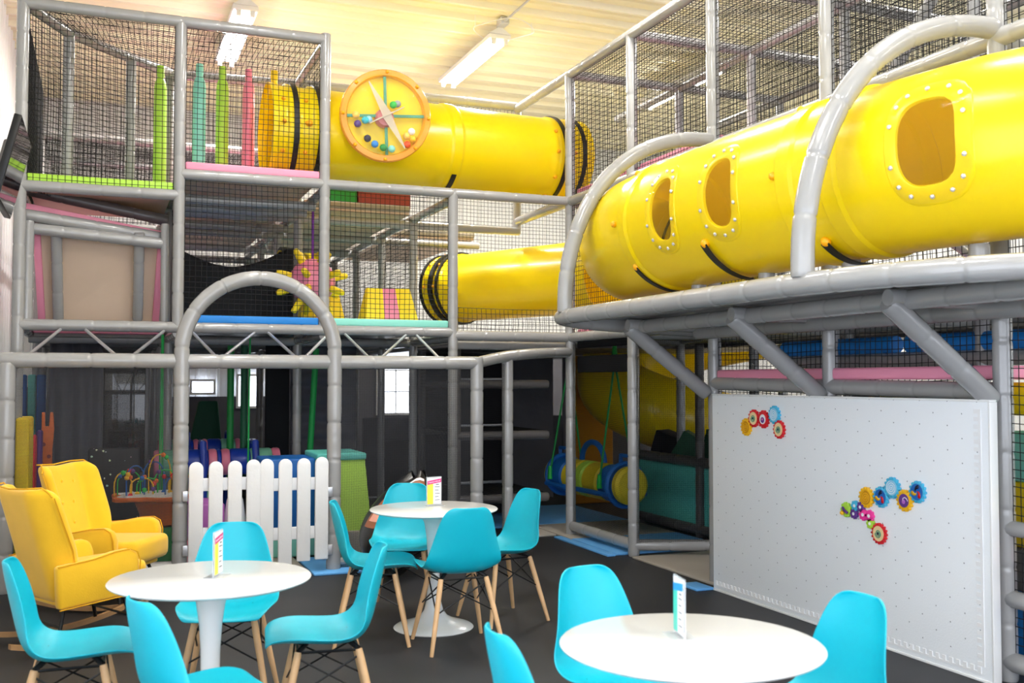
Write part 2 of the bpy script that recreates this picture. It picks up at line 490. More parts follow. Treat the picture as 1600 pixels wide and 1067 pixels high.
def ceiling_light(x, y0, lab):
    e = empty('ceiling_light', (x, y0 + .95, ZC - .3), lab, 'ceiling light', group='fluorescent ceiling lights')
    z = ZC - .22
    mb = MB(); mb.box((x - .13, y0, z), (x + .13, y0 + 1.9, z + .05), .01)
    mb.prism([(x - .13, y0, z + .05), (x - .03, y0, z + .12), (x + .03, y0, z + .12), (x + .13, y0, z + .05)], (0, 1.9, 0)); mb.build('housing', 'white_trim', e, auto=30)
    for s in (-1, 1):
        mb = MB(); mb.tube(line((x + s * .07, y0 + .04, z - .025), (x + s * .07, y0 + 1.86, z - .025), .5), .019, 10); mb.build('lamp_tube', 'lamp_tube', e)
    mb = MB()
    for s in (-1, 1):
        for yy in (y0 + .03, y0 + 1.87): mb.box((x + s * .07 - .025, yy - .02, z - .06), (x + s * .07 + .025, yy + .02, z + .01), .006)
    mb.build('lamp_holder', 'white_trim', e)
    for yy in (y0 + .1, y0 + 1.8): mb = MB(); mb.tube([(x, yy, z + .1), (x, yy, ZC - .01)], .006, 6); mb.build('hanger', 'aluminium', e)
ceiling_light(1.33, 10.75, 'fluorescent ceiling fixture above the upper left netted bay')
ceiling_light(4.1, 10.6, 'glowing fluorescent ceiling fixture above the yellow tunnel with the round ball window')
for x in (1.33, 4.1, 7.0):
    for y in (-1.2, 2.6, 6.2): ceiling_light(x, y, 'fluorescent ceiling fixture over the seating area, row x')
ceiling_light(7.0, 10.6, 'fluorescent ceiling fixture above the right netted frame')
for o in list(COL.objects):
    if o.name.startswith('ceiling_light') and 'row x' in o['label']:
        o['label'] = 'fluorescent ceiling fixture over the seating area, %s row, %s along it' % ({1.3: 'left', 4.1: 'middle', 7.0: 'right'}[round(o.location.x, 1)], {-0: 'first', 4: 'second', 7: 'third'}[round(o.location.y) if round(o.location.y) else 0])
for x in (1.33, 4.1):
    mb = MB(); mb.tube(line((x, YF + .1, ZC - .07), (x, 10.5 if x > 2 else 10.7, ZC - .07), 1), .013, 8); mb.box((x - .05, 10.45, ZC - .1), (x + .05, 10.6, ZC - .02), .008)
    tag(mb.build('conduit', 'aluminium'), 'thin metal conduit along the ceiling to the %s light fixture' % ('left' if x < 2 else 'right'), 'conduit')
mb = MB()
c = Vector((4.12, 10.55, ZC - .14)); mb.tube([c + Vector((.34 * math.cos(a), .34 * math.sin(a), .02 * math.sin(3 * a))) for a in [2 * PI * k / 40 for k in range(40)]], .005, 6, closed=True)
mb.tube([c + Vector((.34, 0, 0)), c + Vector((.34, 0, .125))], .004, 5); mb.tube([c - Vector((.34, 0, 0)), c + Vector((-.34, 0, .125))], .004, 5)
tag(mb.build('cable_loop', 'white_trim'), 'coiled white cable loop hanging at the end of the ceiling light', 'cable')

# ================================================================ left climbing frame
XS = [-.65, .6, 1.87, 3.11, 4.35]; YS = [9.3, 10.65, 12.0, 13.35, 14.7]
Z1, Z2, Z3, ZG = 2.0, 3.34, 4.68, 3.15
ff = empty('play_tower', (1.9, 9.3, 0), 'tall grey padded play tower with black nets behind the arched entrance', 'play frame')
def post(x, y, z0, z1, par, r=.048, m='grey_vinyl'): return pipe('post', par, [(x, y, z0), (x, y, z1)], r, m)
def beam(a, b, par, r=.048, m='grey_vinyl'): return pipe('beam', par, [a, b], r, m)
post(XS[0], YS[0], 0, Z3 + .05, ff); post(XS[1], YS[0], Z1, Z3, ff); post(XS[2], YS[0], Z1, Z3 + .05, ff)
post(XS[3], YS[0], 0, Z2, ff)
for a, b, z in ((0, 2, Z3), (0, 1, ZG), (1, 3, Z2), (3, 4, Z2), (0, 3, Z1)): beam((XS[a], YS[0], z), (XS[b], YS[0], z), ff)
beam((XS[3], YS[0], 1.97), (XS[4], YS[0], 1.97), ff); beam((XS[3], YS[0] + .12, 1.88), (XS[4], YS[0] + .12, 1.88), ff, .04)
# diagonal back line of the upper left bay
dg = [Vector((-.65, 9.3, Z3)), Vector((-.32, 9.98, Z3)), Vector((.22, 10.55, Z3)), Vector((.6, 10.9, Z3))]
pipe('beam', ff, [dg[0], dg[1], dg[2], dg[3]], .048)
for p in dg[1:]: post(p.x, p.y, ZG, Z3, ff)
beam(dg[3] - Vector((0, 0, .02)), (1.87, 10.75, Z3 - .02), ff)
beam((1.87, 9.3, Z3 - .02), (1.87, 10.75, Z3 - .02), ff, .04)
beam((1.87, 10.75, Z3 - .02), (4.35, 10.72, Z3 - .02), ff)
post(1.87, 10.75, Z2, Z3, ff)
# rows behind
for j, y in enumerate(YS[1:], 1):
    for i, x in enumerate(XS[:4]):
        if (i, j) == (0, 1): continue
        lo = 0 if i != 2 or j > 1 else 0
        post(x, y, lo, Z2 - .05 if not (i < 3 and j >= 2) else Z3 - .5, ff, .045)
for i in (1, 2, 3):
    beam((XS[i], YS[0], Z2 - .06), (XS[i], YS[-1], Z2 - .06), ff, .045); beam((XS[i], YS[0], Z1 - .05), (XS[i], YS[-1], Z1 - .05), ff, .045)
beam((XS[0], YS[0], Z1), (XS[0], YS[-1], Z1 - .03), ff, .045); beam((XS[0], YS[0], ZG - .05), (XS[0], YS[-1], ZG - .05), ff, .045)
for y in YS[1:]:
    beam((XS[0], y, Z1 - .06), (XS[3], y, Z1 - .06), ff, .045); beam((XS[0], y, Z2 - .12), (XS[4] if y < 12.5 else XS[3], y, Z2 - .12), ff, .045)
for y in (9.75, 10.2, 11.3): beam((XS[1], y, Z2 - .14), (XS[2], y, Z2 - .14), ff, .045)
for y in YS[2:]: beam((XS[0], y, Z3 - .5), (XS[2], y, Z3 - .5), ff, .045)
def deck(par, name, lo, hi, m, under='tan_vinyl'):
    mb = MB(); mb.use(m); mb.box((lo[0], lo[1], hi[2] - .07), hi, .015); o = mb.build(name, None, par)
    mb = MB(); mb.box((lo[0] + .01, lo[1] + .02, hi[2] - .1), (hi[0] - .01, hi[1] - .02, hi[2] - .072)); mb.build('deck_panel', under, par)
    return o
deck(ff, 'deck_pad', (XS[0] + .04, 9.3, 0), (XS[1] - .05, 10.85, ZG + .11), 'lime_foam')
deck(ff, 'deck_pad', (XS[1] + .05, 9.28, 0), (XS[2] - .05, 14.7, Z2 + .11), 'pink_foam')
deck(ff, 'deck_pad', (XS[2] + .05, 10.6, 0), (XS[3] - .05, 14.7, Z2 + .08), 'grey_mat')
deck(ff, 'deck_pad', (XS[3] + .05, 12.0, 0), (XS[4] - .05, 14.7, Z2 + .05), 'grey_mat')
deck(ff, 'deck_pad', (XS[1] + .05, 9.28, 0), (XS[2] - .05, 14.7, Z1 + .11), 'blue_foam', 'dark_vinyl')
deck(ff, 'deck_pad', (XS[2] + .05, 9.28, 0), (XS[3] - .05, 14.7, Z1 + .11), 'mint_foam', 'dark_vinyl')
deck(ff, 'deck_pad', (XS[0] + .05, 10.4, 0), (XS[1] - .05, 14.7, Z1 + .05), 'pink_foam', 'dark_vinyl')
# sloping pink-edged ramp and its underside in the left bay
a0, a1 = P(40, 322, Y=9.45), P(256, 372, Y=9.6)
pipe('ramp_rail', ff, [P(38, 335, Y=9.42), P(256, 372, Y=9.6)], .05)
mb = MB(); q0, q1 = P(38, 316, Y=9.5), P(258, 362, Y=9.68)
mb.prism([q0, q1, q1 - Vector((0, 0, .085)), q0 - Vector((0, 0, .085))], (0, .5, .03), .01); mb.build('ramp_pad', 'pink_foam', ff)
q0, q1 = P(40, 296, Y=9.75), P(262, 345, Y=9.9)
pipe('ramp_rail', ff, [q0, q1], .05, 'dark_vinyl')
mb = MB(); mb.prism([q0 + Vector((0, .05, .04)), q1 + Vector((0, .05, .04)), q1 + Vector((0, .9, .1)), q0 + Vector((0, .9, .1))], (0, 0, .02)); mb.build('ramp_panel', 'tan_vinyl', ff)
T = [P(52, 352, Y=9.5), P(256, 380, Y=9.6), P(246, 503, Y=9.95), P(62, 499, Y=9.95)]
T[2].z = T[3].z = 2.0
mb = MB(); mb.prism([t + Vector((0, .06, 0)) for t in T], (0, .03, .01)); mb.build('slope_panel', 'tan_vinyl', ff)
for i, (u0, u1) in enumerate(((0, 3), (1, 2))):
    s = 1 if i == 0 else -1
    a, b = T[u0], T[u1]
    mb = MB(); mb.prism([a + Vector((-.01 * s, .02, 0)), a + Vector((.05 * s, .02, 0)), b + Vector((.05 * s, .02, 0)), b + Vector((-.01 * s, .02, 0))], (0, .06, .02), .008); mb.build('edge_strip', 'pink_foam', ff)
for px0, px1 in ((88, 91), (218, 215)):
    pipe('slope_rail', ff, [P(px0, 364, Y=9.5), P(px1, 500, Y=9.9)], .045)
pipe('post', ff, [P(44, 345, Y=9.42), P(40, 505, Y=9.42)], .05); pipe('post', ff, [P(258, 350, Y=9.5), P(257, 505, Y=9.5)], .035)
pipe('beam', ff, [P(46, 356, Y=9.45), P(256, 381, Y=9.52)], .05)
# nets of the left frame
E = .03
def nx(x0, x1, y, z0, z1, par=ff, **k): return net(par, (x0, y, z0), (x1, y, z0), (x1, y, z1), (x0, y, z1), **k)
def ny(x, y0, y1, z0, z1, par=ff, **k): return net(par, (x, y0, z0), (x, y1, z0), (x, y1, z1), (x, y0, z1), **k)
def nz(x0, x1, y0, y1, z, par=ff, **k): return net(par, (x0, y0, z), (x1, y0, z), (x1, y1, z), (x0, y1, z), **k)
nx(XS[0] + .05, XS[1] - .05, 9.3, ZG + .03, Z3 - .05); nx(XS[1] + .05, XS[2] - .05, 9.3, Z2 + .03, Z3 - .05)
nx(XS[1] + .05, XS[2] - .05, 9.3, Z1 + .03, Z2 - .05); nx(XS[2] + .05, XS[3] - .05, 9.3, Z1 + .03, Z2 - .05)
net(ff, dg[0], (XS[1], 9.3, Z3), dg[3], dg[1], sag=.05); nz(XS[1], XS[2], 9.35, 10.8, Z3 - .02, sag=.05)
for a, b in zip(dg, dg[1:]): net(ff, (a.x, a.y, ZG), (b.x, b.y, ZG), b, a)
nx(XS[1], XS[2], 10.82, Z2 + .1, Z3 - .06)
ny(XS[2], 9.36, 10.7, Z2 + .95, Z3 - .05)
ny(XS[0] + .02, 9.4, 12, ZG, Z3 - .05)
nx(XS[0], XS[2], 12.0, ZG, 4.15); nx(XS[0], XS[2], 14.7, ZG, 4.15); nz(XS[0], XS[2], 12.05, 14.7, 4.16, sag=.06)
ny(XS[2], 12.05, 14.7, Z2 + .1, 4.15); ny(XS[3], 10.7, 14.6, Z1 + .1, Z2 - .15); ny(XS[1] + .02, 9.4, 12, Z1 + .1, Z2 - .1)
nx(XS[3] + .05, XS[4] + 1.2, 12.0, Z1, 4.2); nx(XS[2], XS[3], 14.65, Z1 + .1, Z2 - .1); nx(XS[1], XS[2], 14.65, Z1 + .1, Z2 - .1)
nx(XS[3] + .05, XS[4], 9.42, Z1 - .05, 2.25)
# hanging black net wall with a sagging top edge inside the middle bay
mb = MB()
def hang(u, v):
    x = .68 + u * 1.12; top = 2.83 - .17 * math.sin(PI * min(1, u * 1.05)) + .06 * u
    return Vector((x, 10.5 + .1 * math.sin(3 * u), 2.12 + v * (top - 2.12)))
mb.grid(hang, 24, 12); mb.build('hanging_panel', 'black_net', ff, auto=0, solid=.012)
# roof strip over the tunnel back
nx(XS[2] + .1, XS[4], 10.76, 4.2, Z3 - .06)

# ================================================================ entrance frame with the arch
ef = empty('entrance_frame', (1.2, 8.32, 0), 'low grey padded entrance frame with round arch and zigzag truss', 'play frame')
EX = [-.65, .57, 1.76, 3.0]; EY = 8.32; EZ = 1.69; ER = .056
pipe('post', ef, [(EX[0], EY, 0), (EX[0], EY, EZ - .02)], ER + .008); pipe('post', ef, [(EX[3], EY, 0), (EX[3], EY, EZ + .05)], ER)
arch = [(EX[1], EY - .02, 0), (EX[1], EY - .02, .6), (EX[1], EY - .02, 1.2), (EX[1], EY - .02, 1.76)]
cx = (EX[1] + EX[2]) / 2; ar = (EX[2] - EX[1]) / 2
arch += [(cx - ar * math.cos(a), EY - .02, 1.76 + ar * 1.0 * math.sin(a)) for a in [PI * k / 16 for k in range(1, 16)]]
arch += [(EX[2], EY - .02, 1.76), (EX[2], EY - .02, 1.2), (EX[2], EY - .02, .6), (EX[2], EY - .02, 0)]
pipe('arch', ef, arch, ER + .002, smooth=True)
beam((EX[0] - .05, EY, EZ), (EX[3] + .02, EY, EZ), ef, ER)
pipe('beam', ef, [(EX[0], EY, EZ), (EX[0], 9.22, EZ)], ER)
pipe('beam', ef, [(EX[3], EY + .03, EZ), (3.35, 8.6, EZ + .06), (3.75, 8.86, EZ + .1), (4.3, 9.25, EZ + .13)], .05, smooth=True)
pc = Vector((3.42, 8.66, 0)); post(3.42, 8.66, 0, EZ + .05, ef, .05)
beam((EX[0], EY, .1), (EX[1], EY, .1), ef, ER)
beam((EX[2], EY, .07), (EX[3], EY, .07), ef, .03)
zz = []
up = [P(x, 522, Y=9.2).x for x in (94, 134, 256, 300, 398, 420, 514, 540, 635, 652)]
lo = [P(x, 552, Y=EY).x for x in (46, 180, 209, 336, 352, 461, 479, 576, 598, 686)]
for a, b in zip(up, lo): pipe_pts = ((b, EY + .02, EZ + .045), (a, 9.22, Z1 - .04)); mb = MB(); mb.tube(pipe_pts, .013, 10); mb.build('truss_rod', 'aluminium', ef)
for a, b in ((0, 1), (2, 3)): sheet('mesh_panel', ef, (EX[a] + .05, EY, .02), (EX[b] - .05, EY, .02), (EX[b] - .05, EY, EZ - .04), (EX[a] + .05, EY, EZ - .04), 'fine_mesh')
sheet('mesh_panel', ef, (EX[3], EY + .02, .05), (3.42, 8.66, .05), (3.42, 8.66, EZ), (EX[3], EY + .02, EZ), 'dark_mesh')

# ================================================================ right climbing frame
RX = [4.35, 5.62, 6.9]; RY = [9.3, 8.0, 6.7, 5.36, 4.0, 2.7]
rf = empty('play_tower', (4.9, 6.5, 0), 'long grey padded play tower with black nets along the right side', 'play frame')
RT = 4.63
for i, x in enumerate(RX):
    for j, y in enumerate(RY):
        if i == 2 and j > 3: continue
        post(x, y, 0, RT + .03, rf, .05 if i == 0 else .046)
post(4.35, 10.72, 3.25, RT + .03, rf)
beam((4.35, 2.7, RT), (4.35, 10.72, RT), rf, .05)
for x in RX[1:]: beam((x, 2.7, RT), (x, 10.7, RT), rf, .046)
for x in RX:
    beam((x, 2.7, Z2), (x, 10.7 if x < 5 else 9.3, Z2), rf, .05)
    beam((x, 2.7, 1.97), (x, 9.3, 1.97), rf, .048)
beam((4.35, 4.0, 1.48), (4.35, 6.7, 1.52), rf, .05); beam((4.35, 2.7, .42), (4.35, 4.0, .42), rf, .045); beam((4.35, 2.7, .1), (4.35, 4.0, .1), rf, .05); beam((4.35, 2.7, .78), (4.35, 4.0, .78), rf, .04)
for y in RY:
    for z in (RT, Z2 - .02, 1.95):
        if z == RT and y in (5.36,): pass
        beam((RX[0], y, z), (RX[2] if y > 5 else RX[1], y, z), rf, .046)
beam((4.35, 8.0, .1), (4.35, 9.25, .1), rf, .05); beam((4.35, 8.0, .1), (5.5, 7.5, .1), rf, .05)
pipe('brace', rf, [P(1458, -6, X=5.3), P(1386, 132, X=5.3)], .045)
pipe('brace', rf, [P(1476, 365, X=5.0), P(1536, 405, X=5.0)], .05)
for a, b in zip(RY, RY[1:]):
    ny(RX[0], a - .05, b + .05, Z2 + .03, RT - .05, rf); nz(RX[0], RX[1], b + .03, a - .03, RT - .01, rf, sag=.05)
    ny(RX[1], a - .05, b + .05, Z2 + .03, RT - .05, rf); nz(RX[1], RX[2], b + .03, a - .03, RT - .01, rf, sag=.05)
    ny(RX[1] + .02, a - .05, b + .05, 2.0, Z2 - .05, rf)
ny(RX[0], 9.25, 8.05, Z1, Z2 - .05, rf)
ny(RX[0] + .02, 7.95, 6.75, Z1, 2.35, rf)
ny(RX[0] + .03, 6.65, 5.41, Z1, Z2 - .05, rf); ny(RX[0] + .03, 5.31, 4.05, Z1, Z2 - .05, rf)
ny(RX[0], 6.65, 5.41, .5, 1.93, rf); ny(RX[0], 5.31, 4.05, .5, 1.93, rf); ny(RX[0], 3.95, 2.75, .1, 1.93, rf); ny(RX[0], 3.95, 2.75, Z1, Z2, rf)
nx(RX[0] + .05, RX[1], 9.3, Z2 + .03, RT - .05, rf); nx(RX[0] + .05, RX[1], 5.36, Z2 + .03, RT - .05, rf); nx(RX[1] + .05, RX[2], 9.3, Z2, RT, rf)
for k, (a, b) in enumerate(zip(RY, RY[1:])):
    if k < 2: deck(rf, 'deck_pad', (RX[0] + .05, b + .05, 0), (RX[1] - .05, a - .05, Z2 + .12), 'pink_foam')
    if k < 4: deck(rf, 'deck_pad', (RX[0] + .05, b + .05, 0), (RX[1] - .05, a - .05, Z1 + .05), 'blue_foam' if k % 2 else 'pink_foam', 'dark_vinyl')
mb = MB(); mb.box((4.33, 4.05, 1.545), (4.8, 6.65, 1.62), .02); mb.build('deck_pad', 'pink_foam', rf)
for a, b in ((6.62, 6.1), (6.02, 5.42), (5.3, 4.72), (4.66, 4.1)):
    mb = MB(); mb.tube(line((4.95, b, 1.78), (4.95, a, 1.78), .1), .06, 12); mb.build('padded_roll', 'blue_foam', rf)
beam((4.95, 4.0, 1.68), (4.95, 6.7, 1.68), rf, .05)
post(4.95, 6.06, 1.4, 1.95, rf, .045); post(4.95, 4.7, 1.4, 1.95, rf, .045)
for lo_, hi_ in (((3.2, 9.5, 0), (4.3, 14.6, 1.97)), ((4.42, 9.35, 0), (6.85, 14.6, 1.97)), ((5.68, 4.0, 0), (6.85, 9.25, 1.97))): deck(rf, 'deck_pad', lo_, hi_, 'grey_mat', 'dark_vinyl')  # extra decks added to shade the swing and shelf bays below
for x0, x1, y in ((3.66, 5.5, 12.3), (5.65, 7.6, 12.3)):
    mb = MB(); mb.box((x0, y, .02), (x1, y + .04, 1.86)); mb.build('back_curtain', 'dark_curtain', rf)
# dark woven side of the swing bay
sheet('mesh_panel', rf, (4.35, 9.25, .12), (4.35, 8.05, .12), (4.35, 8.05, 1.9), (4.35, 9.25, 1.9), 'dark_mesh')
sheet('mesh_panel', rf, (4.35, 7.95, .12), (5.45, 7.5, .12), (5.45, 7.5, 1.9), (4.35, 7.95, 1.9), 'dark_mesh')
mb = MB(); mb.box((4.4, 8.05, 1.62), (4.44, 9.25, 1.78), .01); mb.build('valance', 'black_curtain', rf)
mb = MB(); mb.box((4.4, 8.05, 1.86), (4.44, 9.25, 1.94), .01); mb.build('valance', 'black_curtain', rf)

# ================================================================ cantilevered tunnel deck
bd = empty('tunnel_deck', (3.7, 5.5, 1.9), 'grey padded balcony deck jutting out under the big yellow tunnel', 'play frame')
BX, BZ, BR = 3.1, 2.0, .056
edge = [(4.33, 6.97, BZ - .06), (3.8, 6.98, BZ - .04), (3.4, 6.97, BZ - .02), (3.17, 6.9, BZ), (3.1, 6.7, BZ), (3.09, 6.2, BZ), (3.09, 5.4, BZ), (3.09, 4.6, BZ), (3.1, 4.0, BZ), (3.2, 3.5, BZ), (3.45, 3.05, BZ), (3.85, 2.75, BZ), (4.33, 2.62, BZ)]
pipe('edge_rail', bd, edge, BR, smooth=True)
pipe('joist', bd, [(3.72, 6.9, 1.94), (3.72, 2.85, 1.94)], .05); pipe('joist', bd, [(4.2, 6.7, 1.9), (4.2, 2.8, 1.9)], .05)
for y in (6.7, 5.36, 4.0): pipe('joist', bd, [(3.6, y, 1.95), (4.3, y, 1.95)], .045)
es = [p for p in spline(edge, .1)]
mb = MB(); mb.prism([(p.x + (.02 if p.x < 4 else 0), p.y, BZ + .0) for p in es], (0, 0, .035)); mb.build('deck_panel', 'grey_vinyl', bd, auto=30)
for y in (6.7, 5.36, 4.0): pipe('brace', bd, [(3.62, y + .02, 1.93), (4.29, y + .02, 1.44)], .055)
def qarch(y):
    pts = [(BX - .01, y, BZ + .03)]
    for k in range(1, 17):
        a = PI / 2 * k / 16
        pts.append((4.33 - 1.24 * math.cos(a) ** .9, y, BZ + .06 + 1.33 * math.sin(a) ** .95))
    pipe('arch', bd, pts, BR, smooth=True)
qarch(6.7); qarch(4.0)
for y in (5.85, 5.1, 4.45, 3.75):
    x = {5.85: 3.68, 5.1: 3.68, 4.45: 3.76, 3.75: 3.94}[y]
    post(x, y, BZ + .03, 2.2, bd, .05)
# ================================================================ tunnels
class Path:
    """a smooth centre line with frames, sampled by arc length"""
    def __init__(s, pts):
        s.p = spline(pts, .03); s.L = [0]
        for a, b in zip(s.p, s.p[1:]): s.L.append(s.L[-1] + (b - a).length)
        s.tot = s.L[-1]
    def at(s, x):
        x = min(max(x, 0), s.tot); j = 0
        lo, hi = 0, len(s.L) - 2
        while lo < hi:
            mid = (lo + hi + 1) // 2
            if s.L[mid] <= x: lo = mid
            else: hi = mid - 1
        j = lo; t = (x - s.L[j]) / max(1e-9, s.L[j + 1] - s.L[j])
        p = s.p[j].lerp(s.p[j + 1], t)
        q0, q1 = s.p[max(j - 2, 0)], s.p[min(j + 3, len(s.p) - 1)]
        T = (q1 - q0).normalized(); side = Vector((0, 0, 1)).cross(T).normalized()
        return p, T, side, T.cross(side)
    def surf(s, x, a, r):
        """a = 0 points sideways (left of travel), 90 deg points up"""
        p, T, sd, u = s.at(x); return p + (sd * math.cos(a) + u * math.sin(a)) * r
    def locate(s, pt):
        best = min(range(len(s.p)), key=lambda i: (s.p[i] - pt).length); return s.L[best]
def tunnel_segment(par, path, x0, x1, r, holes=(), m='yellow_plastic', lip=True):
    """one moulded section: wall with raised lips at both ends, 12 mm thick, with oval openings cut out"""
    n = max(4, int((x1 - x0) / .02)); na = 96
    mb = MB(); mb.use(m)
    xs = sorted({x0 + (x1 - x0) * k / n for k in range(n + 1)} | {x0 + .01, x0 + .045, x0 + .06, x1 - .06, x1 - .045, x1 - .01})
    def rad(x):
        e = min(x - x0, x1 - x)
        return r + (.016 if (lip and e < .047) else 0)
    vs = [[mb.bm.verts.new(path.surf(x, 2 * PI * k / na, rad(x))) for k in range(na)] for x in xs]
    vi = [[mb.bm.verts.new(path.surf(x, 2 * PI * k / na, rad(x) - .014)) for k in range(na)] for x in xs]
    def inside(x, a):
        for hx, ha, hw, hh, ex in holes:
            da = (a - ha + PI) % (2 * PI) - PI
            if (abs(x - hx) / hw) ** ex + (abs(da * r) / hh) ** ex < 1: return True
        return False
    cut = [[inside((xs[i] + xs[i + 1]) / 2, 2 * PI * (k + .5) / na) for k in range(na)] for i in range(len(xs) - 1)]
    for i in range(len(xs) - 1):
        for k in range(na):
            k2 = (k + 1) % na
            if cut[i][k]: continue
            mb.face((vs[i][k], vs[i][k2], vs[i + 1][k2], vs[i + 1][k]))
            mb.face((vi[i][k], vi[i + 1][k], vi[i + 1][k2], vi[i][k2]))
            for di, dk, q in ((-1, 0, (vs[i][k], vi[i][k], vi[i][k2], vs[i][k2])), (1, 0, (vs[i + 1][k2], vi[i + 1][k2], vi[i + 1][k], vs[i + 1][k])),
                              (0, -1, (vs[i][k], vs[i + 1][k], vi[i + 1][k], vi[i][k])), (0, 1, (vs[i][k2], vi[i][k2], vi[i + 1][k2], vs[i + 1][k2]))):
                ii = i + di
                if ii < 0 or ii >= len(xs) - 1 or cut[ii][(k + dk) % na]: mb.face(q)
    seg = mb.build('segment', None, par, auto=50)
    for hx, ha, hw, hh, ex in holes:
        N = 56
        def oval(t, s, dr):
            c, q = math.cos(t), math.sin(t); e = 2 / ex
            dx = hw * s * abs(c) ** e * (1 if c > 0 else -1); da = hh * s * abs(q) ** e * (1 if q > 0 else -1) / r
            return path.surf(hx + dx, ha + da, r + dr)
        mb = MB(); mb.use(m)                                   # moulded rim round the opening
        rows = [(.9, -.016), (.9, .002), (.93, .005), (1.3, .005), (1.33, .001)]
        rg = [[mb.bm.verts.new(oval(2 * PI * k / N, s, dr)) for k in range(N)] for s, dr in rows]
        for A, B in zip(rg, rg[1:]):
            for k in range(N): mb.face((A[k], A[(k + 1) % N], B[(k + 1) % N], B[k]))
        mb.build('window_rim', None, par, auto=40)
        mb = MB(); mb.use('clear_pane')                        # clear plate screwed over it
        c0 = mb.bm.verts.new(path.surf(hx, ha, r + .012)); prev = None
        for s in (.3, .6, .9, 1.26):
            ring = [mb.bm.verts.new(oval(2 * PI * k / N, s, .0105)) for k in range(N)]
            for k in range(N):
                if prev is None: mb.face((c0, ring[k], ring[(k + 1) % N]))
                else: mb.face((prev[k], prev[(k + 1) % N], ring[(k + 1) % N], ring[k]))
            prev = ring
        pane = mb.build('window', None, par, auto=0); pane['label'] = 'clear screwed-on window plate'
        bn = 14
        for k in range(bn):
            t = 2 * PI * (k + .5) / bn; p = oval(t, 1.12, .012); nrm = (p - path.at(hx + hw * 1.12 * math.cos(t))[0]).normalized()
            mb = MB(); mb.lathe([(.0, -.002), (.012, -.002), (.011, .004), (.006, .008), (0, .009)], seg=10, mtx=Matrix.Translation(p) @ Vector((0, 0, 1)).rotation_difference(nrm).to_matrix().to_4x4())
            mb.build('bolt', 'bolt_steel', pane)
    return seg
def knob(par, path, x, a, r, m='amber_plastic', s=.022):
    mb = MB(); mb.ball(path.surf(x, a, r + .008), s, 12, 8); mb.build('bolt_cap', m, par)
def strap(par, path, x, a0, a1, r, w=.05, m='black_strap', tail=0):
    mb = MB(); N = 24
    rows = []
    for k in range(N + 1):
        a = a0 + (a1 - a0) * k / N
        rows.append((path.surf(x - w / 2, a, r + .02), path.surf(x + w / 2, a, r + .02), path.surf(x + w / 2, a, r + .028), path.surf(x - w / 2, a, r + .028)))
    rv = [[mb.bm.verts.new(p) for p in q] for q in rows]
    for A, B in zip(rv, rv[1:]):
        for k in range(4): mb.face((A[k], A[(k + 1) % 4], B[(k + 1) % 4], B[k]))
    mb.face(rv[0][::-1]); mb.face(rv[-1])
    mb.build('strap', m, par, auto=30)
def ring(par, path, x, r, m, w=.05, t=.02, name='flange'):
    mb = MB(); N = 64; prof = [(-w / 2, 0), (-w / 2, t), (w / 2, t), (w / 2, 0)]
    for k in range(4): pass
    rg = [[mb.bm.verts.new(path.surf(x + a, 2 * PI * k / N, r + b)) for k in range(N)] for a, b in prof]
    for i in range(4):
        A, B = rg[i], rg[(i + 1) % 4]
        for k in range(N): mb.face((A[k], A[(k + 1) % N], B[(k + 1) % N], B[k]))
    mb.build(name, m, par, auto=30)

# --- main tunnel over the balcony deck
TR = .44
mp = Path([(5.1, 7.42, 2.6), (4.6, 7.42, 2.6), (4.25, 7.36, 2.6), (3.93, 7.15, 2.605), (3.75, 6.75, 2.61), (3.69, 6.2, 2.61), (3.67, 5.5, 2.615), (3.7, 4.9, 2.62), (3.77, 4.4, 2.63), (3.86, 3.95, 2.64), (4.02, 3.5, 2.65), (4.35, 3.12, 2.65), (4.9, 2.95, 2.65)])
mt = empty('tube_tunnel', (3.7, 5.2, 2.17), 'big yellow crawl tunnel with oval windows lying on the balcony deck', 'tunnel')
def mloc(px, py):
    """path position and angle of the tunnel wall seen at a pixel"""
    d = (P(px, py, Y=50) - CAM).normalized(); best = None
    for i, c in enumerate(mp.p):
        q, T, sd, u = mp.at(mp.L[i])
        for k in range(0, 180, 3):
            for a in (R(k * 2),):
                s = mp.surf(mp.L[i], a, TR); 
                n = (s - q).normalized()
                if n.dot(d) > -.05: continue
                v = s - CAM; e = (v - d * v.dot(d)).length
                if best is None or e < best[0]: best = (e, mp.L[i], a)
    return best[1], best[2]
w1 = mloc(1030, 326); w2 = mloc(1120, 300); w3 = mloc(1447, 222); w0 = mloc(924, 372)
s_a = mloc(975, 360)[0]; s_b = mloc(1232, 330)[0]; s_c = mloc(1330, 300)[0]
holes = [(w1[0], w1[1], .13, .225, 2.7), (w2[0], w2[1], .13, .225, 2.7), (w3[0], w3[1], .14, .235, 3)]
def in_(a, b): return [h for h in holes if a < h[0] < b]
cuts = [0, .55, s_a, s_b, s_b + .28, mp.tot]
for a, b in zip(cuts, cuts[1:]): tunnel_segment(mt, mp, a, b, TR, in_(a, b))
for px, py in ((960, 347), (1207, 274), (1254, 175), (997, 274)): x, a = mloc(px, py); knob(mt, mp, x, a, TR)
for (px, py, span) in ((998, 418, .75), (1104, 382, .8), (1290, 372, .6)):
    x, a = mloc(px, py); knob(mt, mp, x, a, TR, s=.028)
    strap(mt, mp, x, a, 3 * PI / 2 + .15 if a > PI else a + span, TR, .05)
ring(mt, mp, .5, TR, 'black_strap', .06, .03)
